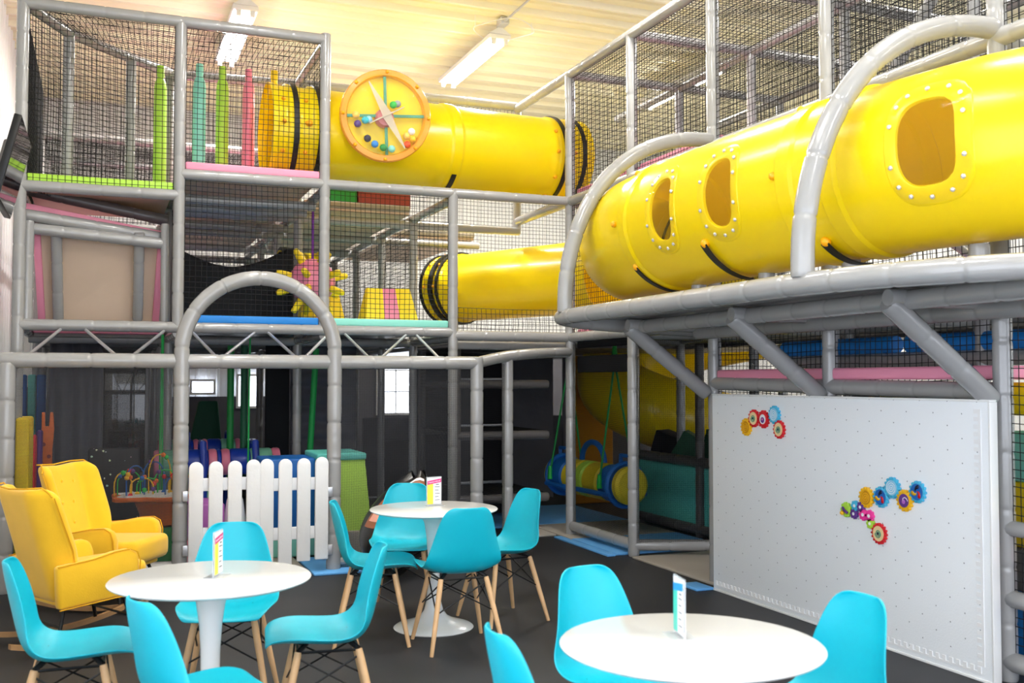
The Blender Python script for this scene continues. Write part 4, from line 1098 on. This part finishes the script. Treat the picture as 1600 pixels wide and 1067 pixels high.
for s in (-1, 1):
    def rk(y): return .045 + .28 * (y + .02) ** 2
    mb = MB(); N = 24; sec = []
    for k in range(N + 1):
        y = -.52 + .98 * k / N; sec.append((y, rk(y)))
    vs = [[mb.bm.verts.new((s * .25 + dx, y, z + dz)) for dx, dz in ((-.017, -.0), (.017, -.0), (.017, -.03), (-.017, -.03))] for y, z in sec]
    for A, B in zip(vs, vs[1:]):
        for i in range(4): mb.face((A[i], A[(i + 1) % 4], B[(i + 1) % 4], B[i]))
    mb.face(vs[0][::-1]); mb.face(vs[-1]); mb.build('rocker', 'rocker_wood', WC, auto=30)
    for y0, y1 in ((-.17, -.24), (.2, .26)):
        mb = MB(); mb.tube([(s * .2, y0, .29), (s * .25, y1, rk(y1))], .012, 10); mb.build('leg', 'black_metal', WC)
for y in (-.215, .235):
    mb = MB(); mb.tube([(-.235, y, .15), (.235, y, .15)], .008, 8); mb.build('crossbar', 'black_metal', WC)
WC2 = copy_tree(WC)
a = P(118, 1000, Z=0); WC.location = (a.x, a.y, -.012); WC.rotation_euler = (0, 0, R(28 - 90)); WC.scale = (.94, .94, .94); WC2.scale = (.97, .97, .97)
b = P(165, 945, Z=0); WC2.location = (b.x, b.y, -.012); WC2.rotation_euler = (0, 0, R(-32 - 90))
for o, lab in ((WC, 'yellow velvet wing rocking chair in front, seen from behind'), (WC2, 'yellow velvet wing rocking chair behind, facing the seating area')): o.location.z = -.0; tag(o, lab, 'rocking chair', 'yellow wing rocking chairs')

# ================================================================ picket fence in the arch
e = empty('picket_fence', (1.16, 8.25, 0), 'white padded picket fence gate under the arch', 'fence'); FY = 8.2
for px, pb, pt in ((306, 888, 722), (337, 888, 721), (367, 888, 720), (396, 886, 718), (417, 886, 717), (446, 884, 717), (475, 877, 716), (503, 874, 714)):
    c = P(px, 800, Y=FY); zt = P(px, pt, Y=FY).z; zb = max(.05, P(px, pb, Y=FY).z); w = .053
    pts = [(c.x - w, FY, zb)] + [(c.x - w * math.cos(a), FY, zt - w + w * math.sin(a)) for a in [PI * k / 10 for k in range(11)]] + [(c.x + w, FY, zb)]
    mb = MB(); mb.prism(pts, (0, .035, 0), .008); mb.build('picket', 'white_fabric', e, auto=50)
for x0, x1 in ((297, 405), (410, 512)):
    for y in (759, 837):
        a = P(x0, y, Y=FY); b = P(x1, y, Y=FY); mb = MB(); mb.box((a.x, FY + .037, a.z - .05), (b.x, FY + .06, a.z + .05), .008); mb.build('fence_rail', 'white_fabric', e)
for px, py in ((289, 775), (289, 860), (515, 768), (515, 858)):
    mb = MB(); c = P(px, py, Y=FY + .05); mb.box((c.x - .02, FY + .02, c.z - .04), (c.x + .02, FY + .05, c.z + .04), .004); mb.build('hinge', 'aluminium', e, auto=30)

# ================================================================ white pegboard with gears
PX = 4.2
bl, br = P(1115, 918, X=PX), P(1551, 1068, X=PX); y1, y0 = bl.y, br.y; zt = 1.43
e = empty('pegboard', (PX, (y0 + y1) / 2, 0), 'large white foam pegboard panel leaning along the right frame', 'pegboard')
mb = MB(); mb.box((PX - .0, y0, .012), (PX + .045, y1, zt), .004); pbd = mb.build('panel', 'peg_foam', e)
for (ax, n) in (('y', 52), ('z', 34)):                      # interlocking comb edge of the foam tiles, one strip each
    pts = []
    for k in range(n):
        if ax == 'y':
            c = y0 + .08 + (y1 - y0 - .12) * k / (n - 1); pts += [(PX, c - .012, .05), (PX, c - .012, .075), (PX, c + .012, .075), (PX, c + .012, .05)]
        else:
            c = .09 + (zt - .14) * k / (n - 1); pts += [(PX, y0 + .06, c - .011), (PX, y0 + .09, c - .011), (PX, y0 + .09, c + .011), (PX, y0 + .06, c + .011)]
    pts += [(PX, pts[-1][1], .04), (PX, pts[0][1], .04)] if ax == 'y' else [(PX, y0 + .045, pts[-1][2]), (PX, y0 + .045, pts[0][2])]
    mb = MB(); mb.prism(pts, (-.004, 0, 0)); mb.build('edge_teeth', 'white_fabric', e, auto=30)
mb = MB(); mb.box((PX - .006, y0 - .01, .0), (PX + .05, y1, .014), .003); mb.box((PX - .002, y0 - .014, .0), (PX + .05, y0, zt), .003); mb.box((PX - .002, y0 - .01, zt), (PX + .05, y1, zt + .012), .003); mb.build('edge_trim', 'white_plastic', e, auto=30)
def gear(px, py, r, teeth, m, lab, face=None, group='large plastic gears on the pegboard'):
    c = P(px, py, X=PX - .001); e = empty('toy_gear', c, lab, 'toy gear', group=group)
    th = .018; pts = []
    for k in range(teeth):
        for f, q in ((-.38, .84), (-.2, 1.0), (.2, 1.0), (.38, .84)):
            a = 2 * PI * (k + f) / teeth; pts.append((c.x, c.y + r * q * math.cos(a), c.z + r * q * math.sin(a)))
    mb = MB(); mb.prism(pts, (-th, 0, 0), .0025); mb.build('gear_body', m, e, auto=50)
    face_part = [None]
    def disc(rr, mm, d, name='face_disc', oy=0, oz=0):
        mb = MB(); mb.lathe([(0, d), (rr, d), (rr * .98, d - .0015), (0, d - .0015)], o=(c.x, c.y + oy, c.z + oz), axis='x', seg=32); o = mb.build(name, mm, face_part[0] or e, auto=40); face_part[0] = face_part[0] or o
    def spiral(rr, mm, d, turns=3, w=.003):
        pts = []; N = 80
        for k in range(N + 1): t = k / N; a = 2 * PI * turns * t; pts.append((c.x + d, c.y + rr * t * math.cos(a), c.z + rr * t * math.sin(a)))
        mb = MB(); mb.tube(pts, w, 6); mb.build('spiral', mm, face_part[0] or e)
    if face == 'spiral_ochre': disc(r * .68, 'gear_ochre', -th); spiral(r * .6, 'gear_yellow', -th - .0015, 3.2, .002)
    if face == 'spiral_ice': disc(r * .7, 'gear_ice', -th); spiral(r * .64, 'card_white', -th - .0015, 3.2, .0018)
    if face == 'target': disc(r * .72, 'gear_cream', -th); spiral(r * .4, 'spoke_green', -th - .0015, 3, .003); disc(r * .12, 'navy_ink', -th - .003)
    if face == 'eye': disc(r * .55, 'card_white', -th); disc(r * .32, 'purple_foam', -th - .0015, oz=-r * .08); disc(r * .12, 'rose', -th - .003)
    if face == 'eye_purple': disc(r * .62, 'purple_foam', -th); disc(r * .2, 'violet_foam', -th - .0015, oz=-r * .1); spiral(r * .5, 'card_white', -th - .001, .5, .0025)
    if face == 'swirl':
        disc(r * .74, 'swing_blue', -th)
        for k, mm in enumerate(('navy_ink', 'gear_red', 'gear_yellow')):
            L1, L2 = [], []
            for q in range(13):
                t = q / 12; a = 2 * PI * k / 3 + 1.9 * t
                L1.append((c.x - th - .0016, c.y + r * .7 * t * math.cos(a), c.z + r * .7 * t * math.sin(a)))
                a2 = a + 1.15 * math.sin(PI * t); L2.append((c.x - th - .0016, c.y + r * .7 * t * math.cos(a2), c.z + r * .7 * t * math.sin(a2)))
            mb = MB(); v1 = [mb.bm.verts.new(v) for v in L1]; v2 = [mb.bm.verts.new(Vector(v) + Vector((-.0004, 0, 0))) for v in L2]
            for i in range(12): mb.face((v1[i], v1[i + 1], v2[i + 1], v2[i]))
            mb.build('swirl', mm, face_part[0] or e, auto=0, solid=.0012)
    if face == 'ring': disc(r * .3, 'card_white', -th)
G = [(1168, 667, .062, 14, 'gear_yellow', 'yellow gear leftmost of the upper left gear group', 'spiral_ochre'), (1180, 653.5, .062, 14, 'gear_red', 'red gear with green target next to the yellow gear, upper group', 'target'), (1195, 655, .062, 14, 'gear_red', 'red gear with a white eye in the middle of the upper group', 'eye'),
     (1212, 648, .062, 14, 'gear_blue', 'light blue gear topmost of the upper left gear group', 'spiral_ice'), (1219.5, 671, .062, 14, 'gear_red', 'red gear rightmost of the upper left gear group', 'target'),
     (1356, 777, .062, 14, 'gear_yellow', 'yellow gear with ochre spiral at the left of the lower gear chain', 'spiral_ochre'), (1379, 776.5, .062, 14, 'gear_blue', 'blue gear with swirl beside the yellow spiral gear in the lower chain', 'swirl'), (1396.5, 762, .062, 14, 'gear_blue', 'light blue gear topmost of the lower gear chain', 'spiral_ice'),
     (1416, 782, .062, 14, 'gear_yellow', 'yellow gear with purple eye in the lower gear chain', 'eye_purple'), (1436, 768.5, .062, 14, 'gear_blue', 'blue swirl gear rightmost of the lower gear chain', 'swirl'), (1376, 833.5, .062, 16, 'gear_red', 'red gear lowest on the pegboard', 'target')]
for g in G: gear(*g)
for g in [(1324.5, 796, .046, 9, 'lime_foam', 'lime gear with yellow and purple crank at the left end of the small gears', None), (1338.5, 790, .032, 7, 'gear_blue', 'small light blue gear among the purple gears', 'ring'), (1347.5, 792, .032, 7, 'purple_foam', 'small purple gear touching the yellow spiral gear', 'ring'), (1337, 802.5, .032, 7, 'purple_foam', 'small purple gear beside the lime gear', 'ring'),
          (1351.5, 804, .036, 8, 'hot_pink', 'small hot pink gear, left of the pink pair', 'ring'), (1361, 806, .036, 8, 'hot_pink', 'small hot pink gear, right of the pink pair', 'ring'), (1362.5, 818, .032, 7, 'lime_foam', 'small lime gear above the lowest red gear', 'ring')]:
    gear(*g, group='small plastic gears on the pegboard')
lg = [o for o in COL.objects if o.name.startswith('toy_gear') and 'crank' in o.get('label', '')][0]; c = lg.location.copy()
mb = MB(); mb.tube([c + Vector((-.02, .02, .01)), c + Vector((-.03, .0, .0)), c + Vector((-.03, -.03, -.015))], .008, 8); mb.build('crank', 'purple_foam', lg)
mb = MB(); mb.ball(c + Vector((-.03, .015, -.02)), .014, 10, 8); mb.build('crank_knob', 'gear_yellow', lg)

# ================================================================ toddler area behind the entrance
def tile(x0, y0, x1, y1, m, lab):
    mb = MB(); mb.box((x0, y0, 0), (x1, y1, .02), .006); return tag(mb.build('floor_mat', m), lab, 'floor mat')
tile(-.9, 8.42, .55, 10.6, 'sky_foam', 'sky blue foam floor mat in the left corner behind the mesh')
tile(.57, 8.2, 1.55, 9.2, 'grey_mat', 'grey foam floor mat behind the picket fence'); tile(1.57, 8.12, 1.98, 8.9, 'sky_foam', 'sky blue foam floor mat at the right arch foot'); tile(.57, 9.22, 3.1, 11.2, 'sky_foam', 'sky blue foam floor mat deep inside the toddler area'); tile(2.0, 8.4, 3.0, 9.2, 'grey_mat', 'grey foam floor mat beside the lime ramp')
tile(4.22, 8.08, 5.38, 9.0, 'sky_foam', 'blue floor mat under the near end of the log swing'); tile(4.22, 9.02, 5.38, 10.0, 'grey_mat', 'dim grey floor mat under the middle of the log swing'); tile(4.22, 10.02, 5.38, 11.5, 'sky_foam', 'blue floor mat under the far end of the log swing')
tile(4.12, 8.05, 4.2, 9.2, 'sky_foam', 'thin sky blue mat strip sticking out under the bottom rail'); tile(4.28, 6.55, 5.38, 7.9, 'grey_mat', 'pale grey floor mat beside the pegboard end'); tile(3.5, 10.02, 4.2, 11.0, 'sky_foam', 'blue floor mat by the dark climbing shelves'); tile(3.9, 9.32, 4.2, 10.0, 'grey_mat', 'pale grey floor mat in the open doorway before the swing'); tile(4.05, 6.5, 4.2, 6.74, 'sky_foam', 'small sky blue mat corner at the left end of the pegboard')
def block(name, lo, hi, m, lab, cat='foam block', g=None, rz=0):
    c = Vector(((lo[0] + hi[0]) / 2, (lo[1] + hi[1]) / 2, 0)); mt = Matrix.Translation(c) @ Matrix.Rotation(R(rz), 4, 'Z') @ Matrix.Translation(-c)
    mb = MB(); mb.box(lo, hi, .018, mtx=mt); return tag(mb.build(name, m), lab, cat, g)
# soft blocks at the left
def pb(px0, px1, y, z0, z1, d=.3): return (P(px0, 600, Y=y).x, y, z0), (P(px1, 600, Y=y).x, y + d, z1)
block('foam_block', *pb(25, 47, 9.0, .02, 1.24, .55), 'yellow_foam', 'tall yellow foam block standing at the left behind the mesh')
block('foam_block', *pb(46, 57, 9.6, .5, 1.07, .25), 'red_foam', 'red foam block beside the tall yellow block'); block('foam_block', *pb(46, 62, 9.58, .02, .48, .3), 'rose', 'pink foam block below the red block')
block('foam_block', *pb(58, 67, 9.9, .5, 1.1, .2), 'purple_foam', 'narrow purple foam block behind the red block'); block('foam_block', *pb(58, 72, 9.9, .02, .48, .25), 'green_foam', 'green foam block under the purple block')
GX = P(66, 600, Y=10.25).x - .03
e = empty('giraffe_panel', (GX + .1, 10.25, 0), 'orange spotted foam cutout with two ears beside the purple block', 'foam cutout')
mb = MB(); mb.prism([(GX + x * .62, 10.25, z * .92) for x, z in ((.03, .02), (.2, .02), (.2, 1.0), (.22, 1.2), (.2, 1.36), (.16, 1.36), (.15, 1.22), (.1, 1.22), (.09, 1.36), (.05, 1.36), (.05, 1.2), (.03, 1.0))], (0, .05, 0), .005); gb = mb.build('body', 'orange_foam', e, auto=40)
for k in range(7):
    mb = MB(); mb.lathe([(0, 0), (.018, 0), (.016, .004), (0, .004)], seg=10, mtx=Matrix.Translation((GX + .05 + .045 * (k % 2), 10.246, .3 + .11 * k)) @ Matrix.Rotation(PI / 2, 4, 'X')); mb.build('spot', 'maroon_foam', gb)
block('wall_pad', *pb(22, 42, 11.7, .02, 1.6, .08), 'swing_blue', 'blue wall pad at the far left behind the soft blocks', 'wall pad'); block('wall_pad', *pb(43, 56, 11.7, .02, 1.6, .08), 'teal_vinyl', 'teal wall pad between the two blue wall pads', 'wall pad'); block('wall_pad', *pb(57, 72, 11.7, .02, 1.6, .08), 'swing_blue', 'blue wall pad beside the dark curtain', 'wall pad')
a, b = P(76, 700, Y=10.9), P(158, 700, Y=10.9)
mb = MB(); mb.grid(lambda s, t: Vector((a.x + (b.x - a.x) * s, 10.9 + .03 * math.sin(s * 18), .02 + 1.88 * t)), 40, 4); tag(mb.build('curtain', 'dark_curtain', solid=.02, auto=0), 'dark grey curtain hanging behind the yellow rocking chairs', 'curtain')
a, b = P(160, 700, Y=10.95), P(226, 700, Y=10.95)
e = empty('mirror_panel', ((a.x + b.x) / 2, 10.95, .6), 'dark glossy glass panel beside the grey curtain', 'glass panel')
mb = MB(); mb.box((a.x, 10.95, .62), (b.x, 10.98, 1.75), .004); mb.build('glass', 'screen_glass', e)
mb = MB(); mb.box((a.x - .03, 10.94, .58), (a.x, 11.0, 1.8)); mb.box((b.x, 10.94, .58), (b.x + .03, 11.0, 1.8)); mb.box((a.x - .03, 10.94, 1.75), (b.x + .03, 11.0, 1.8)); mb.box((a.x - .03, 10.94, .02), (b.x + .03, 11.0, .62)); mb.build('frame', 'dark_vinyl', e, auto=30)
a, b = P(137, 720, Y=9.9), P(219, 720, Y=9.9)
mb = MB(); mb.box((a.x, 9.9, .25), (b.x, 10.05, .93), .02); tag(mb.build('floor_cushion', 'star_print'), 'black starry padded cushion behind the bead table', 'cushion')
# striped rollers
def roller(y, z, px0, px1, r, pat, lab, posts):
    a, b = P(px0, 700, Y=y).x, P(px1, 700, Y=y).x
    e = empty('striped_roller', ((a + b) / 2, y, 0), lab, 'padded roller', group='striped padded rollers'); x = a
    tot = sum(w for w, m in pat)
    for w, m in pat:
        x1 = x + w / tot * (b - a)
        mb = MB(); mb.tube([(x + .002, y, z), (x + .02, y, z), ((x + x1) / 2, y, z), (x1 - .02, y, z), (x1 - .002, y, z)], [r * .93, r, r, r, r * .93], 20); mb.build('roller_section', m, e); x = x1
    for px in posts:
        xx = P(px, 700, Y=y).x
        mb = MB(); mb.tube([(xx, y - .18, .02), (xx, y - .16, z), (xx, y - .08, z + r + .06), (xx, y + .08, z + r + .06), (xx, y + .16, z), (xx, y + .18, .02)], .035, 10); mb.build('stand', 'royal_blue', e)
pat = ((1, 'rose'), (2.4, 'seafoam'), (2.8, 'royal_blue'), (1, 'rose'), (.5, 'royal_blue'), (1, 'rose'), (2.4, 'royal_blue'), (2.6, 'seafoam'), (1, 'rose'))
roller(10.45, .74, 240, 436, .13, pat, 'striped pink blue and mint roller nearer the picket fence', (316, 397))
roller(11.55, .78, 246, 375, .13, pat, 'striped pink blue and mint roller farther back', (291, 357))
roller(10.45, .36, 240, 340, .13, ((1, 'royal_blue'), (1, 'rose'), (1, 'seafoam')), 'low striped roller seen between the fence pickets', ())
# black and grey hangings at the back of the toddler area
a, b = P(414, 700, Y=11.4), P(452, 700, Y=11.4)
block('curtain', (a.x, 11.4, .35), (b.x, 11.45, 1.95), 'black_curtain', 'tall black curtain right of the striped rollers', 'curtain')
a, b = P(453, 700, Y=11.5), P(556, 700, Y=11.5)
mb = MB(); mb.grid(lambda s, t: Vector((a.x + (b.x - a.x) * s, 11.5 + .025 * math.sin(t * 60), .02 + 1.9 * t)), 4, 120); tag(mb.build('curtain', 'dark_curtain', solid=.015, auto=0), 'grey wrinkled curtain behind the arch post', 'curtain')
a, b = P(600, 700, Y=12.5), P(800, 700, Y=12.5)
block('added_dark_wall', (a.x - .1, 13.2, .02), (b.x + 2.0, 13.26, 1.05), 'dark_curtain', 'low dark grey padded wall added below the back window for darkness', 'padded wall')  # dark panel added so the low back area reads as shaded
mb = MB(); mb.box((P(600, 700, Y=12.9).x, 12.9, 0), (P(612, 700, Y=12.9).x + .35, 13.15, .75), .02); tag(mb.build('cabinet', 'black_curtain'), 'black cabinet standing under the back window', 'cabinet')
for px0, px1, y, m, lab in ((484, 494, 10.6, 'green_rope', 'green slanted climbing pole behind the arch'),):
    mb = MB(); q0, q1 = P(482, 745, Y=y), P(494, 545, Y=y); mb.tube([q0, q1], .032, 12); tag(mb.build('climbing_pole', m), lab, 'pole')
for px, y, m, lab in ((360, 10.9, 'green_foam', 'dark green hanging strap post by the striped rollers, left of two'), (381, 10.7, 'dark_green_foam', 'dark green hanging strap post by the striped rollers, right of two')):
    p = P(px, 640, Y=y); mb = MB(); mb.tube([(p.x, y, .5), (p.x, y, 1.9)], .035, 12); tag(mb.build('hanging_post', m), lab, 'padded post')
mb = MB(); p = P(250, 640, Y=9.6); mb.tube([(p.x, 9.6, .05), (p.x + .01, 9.6, 1.95)], .008, 6); mb.tube([(p.x + .025, 9.6, .05), (p.x + .02, 9.6, 1.95)], .008, 6); tag(mb.build('swing_rope', 'green_rope'), 'pair of thin green ropes left of the arch', 'rope')
mb = MB(); p = P(388, 640, Y=9.6); mb.tube([(p.x, 9.6, .5), (p.x + .01, 9.6, 1.95)], .008, 6); tag(mb.build('swing_rope', 'green_rope'), 'single thin green rope inside the arch', 'rope')
# far room behind: dark seat back and bench
block('padded_bench', (P(300, 700, Y=13.9).x, 13.9, 0), (P(410, 700, Y=13.9).x, 14.3, .75), 'dark_vinyl', 'dark padded bench far behind the striped rollers', 'bench')
mb = MB(); p = P(320, 680, Y=13.6); mb.prism([(p.x - .24, 13.6, .5), (p.x + .24, 13.6, .5), (p.x + .16, 13.6, 1.28), (p.x - .08, 13.6, 1.28)], (0, .08, 0), .03); tag(mb.build('seat_back', 'dark_green_foam'), 'dark teal seat back far behind the striped rollers', 'seat')
# blocks behind the fence
block('foam_block', (.62, 9.0, .22), (.98, 9.5, .5), 'violet_foam', 'violet foam block behind the leftmost pickets'); block('foam_block', (.6, 8.9, .02), (.95, 9.3, .2), 'rose', 'pink foam block on the floor behind the leftmost pickets')
block('foam_block', (1.3, 9.0, .25), (1.75, 9.5, .86), 'swing_blue', 'blue foam block behind the right half of the picket fence'); block('foam_block', (1.3, 8.95, .02), (1.75, 9.45, .235), 'mint_foam', 'mint foam step under the blue block behind the fence')
mb = MB(); p = P(368, 790, Y=9.2); mb.lathe([(.05, .02), (.09, .1), (.1, .3), (.07, .5), (.03, .58)], o=(p.x, 9.25, 0), seg=18); tag(mb.build('skittle', 'card_white'), 'white bulging floor toy behind the third picket', 'toy')
e = empty('foam_ramp', (2.05, 9.1, 0), 'lime green foam ramp with teal top right of the arch', 'foam ramp')
mb = MB(); q = [P(526, 838, Y=8.75), P(578, 838, Y=8.75), P(562, 733, Y=9.0), P(526, 730, Y=9.0)]
x0, x1, xt = P(500, 700, Y=8.8).x, P(579, 700, Y=8.8).x, P(560, 700, Y=9.2).x
vs = [mb.bm.verts.new(v) for v in ((x0, 8.75, .25), (x1, 8.75, .25), (x1, 9.6, .25), (x0, 9.6, .25), (x0, 8.95, .84), (xt, 8.95, .84), (xt, 9.5, .84), (x0, 9.5, .84))]
for f in ((3, 2, 1, 0), (4, 5, 6, 7), (0, 1, 5, 4), (1, 2, 6, 5), (2, 3, 7, 6), (3, 0, 4, 7)): mb.face([vs[i] for i in f])
mb.build('body', 'lime_foam', e, auto=20)
mb = MB(); mb.box((x0, 8.93, .84), (xt + .01, 9.52, .9), .015); mb.build('top_pad', 'teal_vinyl', e)
mb = MB(); mb.box((x0, 8.72, .02), (x1 + .1, 9.62, .25), .015); mb.build('base_step', 'grey_mat', e)
# bean bag
p = P(618, 842, Z=0)
bg = Vector((2.33, 7.95, 0)); bg = Vector((P(612, 800, Y=7.85).x, 7.85, 0))
e = empty('bean_bag', bg, 'black slouching bean bag with a worn brown print behind the far table', 'bean bag')
mb = MB()
def bag(s, t):
    a = 2 * PI * s; k = math.sin(PI * min(1, t * .92 + .04)) ** .7
    r = .33 * k * (1 - .25 * t) ; z = .02 + .78 * t
    return Vector((bg.x + r * math.cos(a) + .22 * t * t, bg.y + r * math.sin(a) * .95, z + .03 * math.sin(3 * a) * t))
mb.grid(bag, 32, 18, close_u=True); mb.build('bag', 'beanbag_black', e, auto=0, sub=1)
mb = MB()
def patch(s, t):
    v = bag(.53 + .28 * s, .52 + .42 * t); c = Vector((bg.x + .22 * (.52 + .42 * t) ** 2, bg.y, v.z)); return v + (v - c).normalized() * .008
mb.grid(patch, 10, 10); bp_ = mb.build('print', 'brown_print', e, auto=0)
for s0, s1, t0, t1, m in ((.05, .5, .15, .4, 'salmon_print'), (.55, .9, .1, .35, 'black_print'), (.1, .45, .5, .62, 'ball_grey'), (.5, .95, .45, .8, 'salmon_print'), (.1, .4, .72, .92, 'black_print'), (.02, .98, .95, 1.0, 'card_white')):
    mb = MB(); mb.grid(lambda s, t: patch(s0 + (s1 - s0) * s, t0 + (t1 - t0) * t) + Vector((-.002, -.004, 0)), 6, 6); mb.build('print_patch', m, bp_, auto=0)
# bead maze table
bx = Vector((P(240, 790, Y=9.0).x, 9.0, 0)); e = empty('bead_table', bx, 'orange and green bead maze play table behind the mesh', 'activity table')
mb = MB(); mb.lathe([(.2, .02), (.21, .05), (.2, .32), (.19, .34)], o=(bx.x + .05, bx.y, 0), seg=28); mb.build('base', 'green_foam', e)
mb = MB(); mb.lathe([(.12, .34), (.15, .36), (.16, .44), (.2, .54), (.26, .57)], o=(bx.x + .05, bx.y, 0), seg=28); mb.build('funnel', 'orange_foam', e)
def flower(s, z): return [(bx.x + s * (.33 + .05 * math.cos(5 * a)) * math.cos(a), bx.y + s * (.3 + .04 * math.cos(5 * a)) * math.sin(a), z) for a in [2 * PI * k / 48 for k in range(48)]]
mb = MB(); mb.prism(flower(1, .565), (0, 0, .035), .01); mb.build('table_rim', 'orange_foam', e, auto=40)
mb = MB(); mb.prism(flower(.88, .6), (0, 0, .004)); mb.build('table_top', 'card_white', e, auto=40)
rb = random.Random(3); cols = ['gear_yellow', 'gear_red', 'green_plastic', 'swing_blue', 'orange_foam', 'purple_foam']
for k in range(11):
    x = bx.x - .24 + .048 * k; y = bx.y + rb.uniform(-.13, .13); h = rb.uniform(.12, .24) if k not in (5, 6) else (.32 if k == 6 else .26); w = rb.uniform(.05, .09)
    pts = [(x - w, y, .604), (x - w, y, .604 + h * .6), (x - w * .6, y, .604 + h * .92), (x, y, .604 + h), (x + w * .6, y, .604 + h * .92), (x + w, y + .03, .604 + h * .6), (x + w, y + .03, .604)]
    sp_ = spline(pts, .03); mb = MB(); mb.tube(sp_, .006, 6); wr = mb.build('wire', cols[[0, 2, 3][k % 3]], e)
    for q in range(3):
        v = sp_[rb.randrange(len(sp_))]; mb = MB(); mb.ball(v, .02, 10, 8); mb.build('bead', cols[(k + q * 2) % 6], wr)

# ================================================================ light
w = bpy.data.worlds.new('world'); scene.world = w; w.use_nodes = True
w.node_tree.nodes['Background'].inputs[0].default_value = lin((236, 243, 255)) + (1,); w.node_tree.nodes['Background'].inputs[1].default_value = 3.4
for o in [q for q in COL.objects if q.name.startswith('ceiling_light')]:
    ld = bpy.data.lights.new('fluorescent_light', 'AREA'); ld.shape = 'RECTANGLE'; ld.size = .2; ld.size_y = 1.8; ld.energy = 120 if o.location.y > 9 else 36; ld.color = (1, .975, .93); ld.spread = PI
    lo_ = bpy.data.objects.new('fluorescent_light', ld); COL.objects.link(lo_); lo_.location = (o.location.x, o.location.y, ZC - .3)
vs = scene.view_settings; scene.display_settings.display_device = 'sRGB'
vs.view_transform = 'Standard'; vs.look = 'None'; vs.gamma = 1; vs.use_curve_mapping = False; vs.exposure = .45
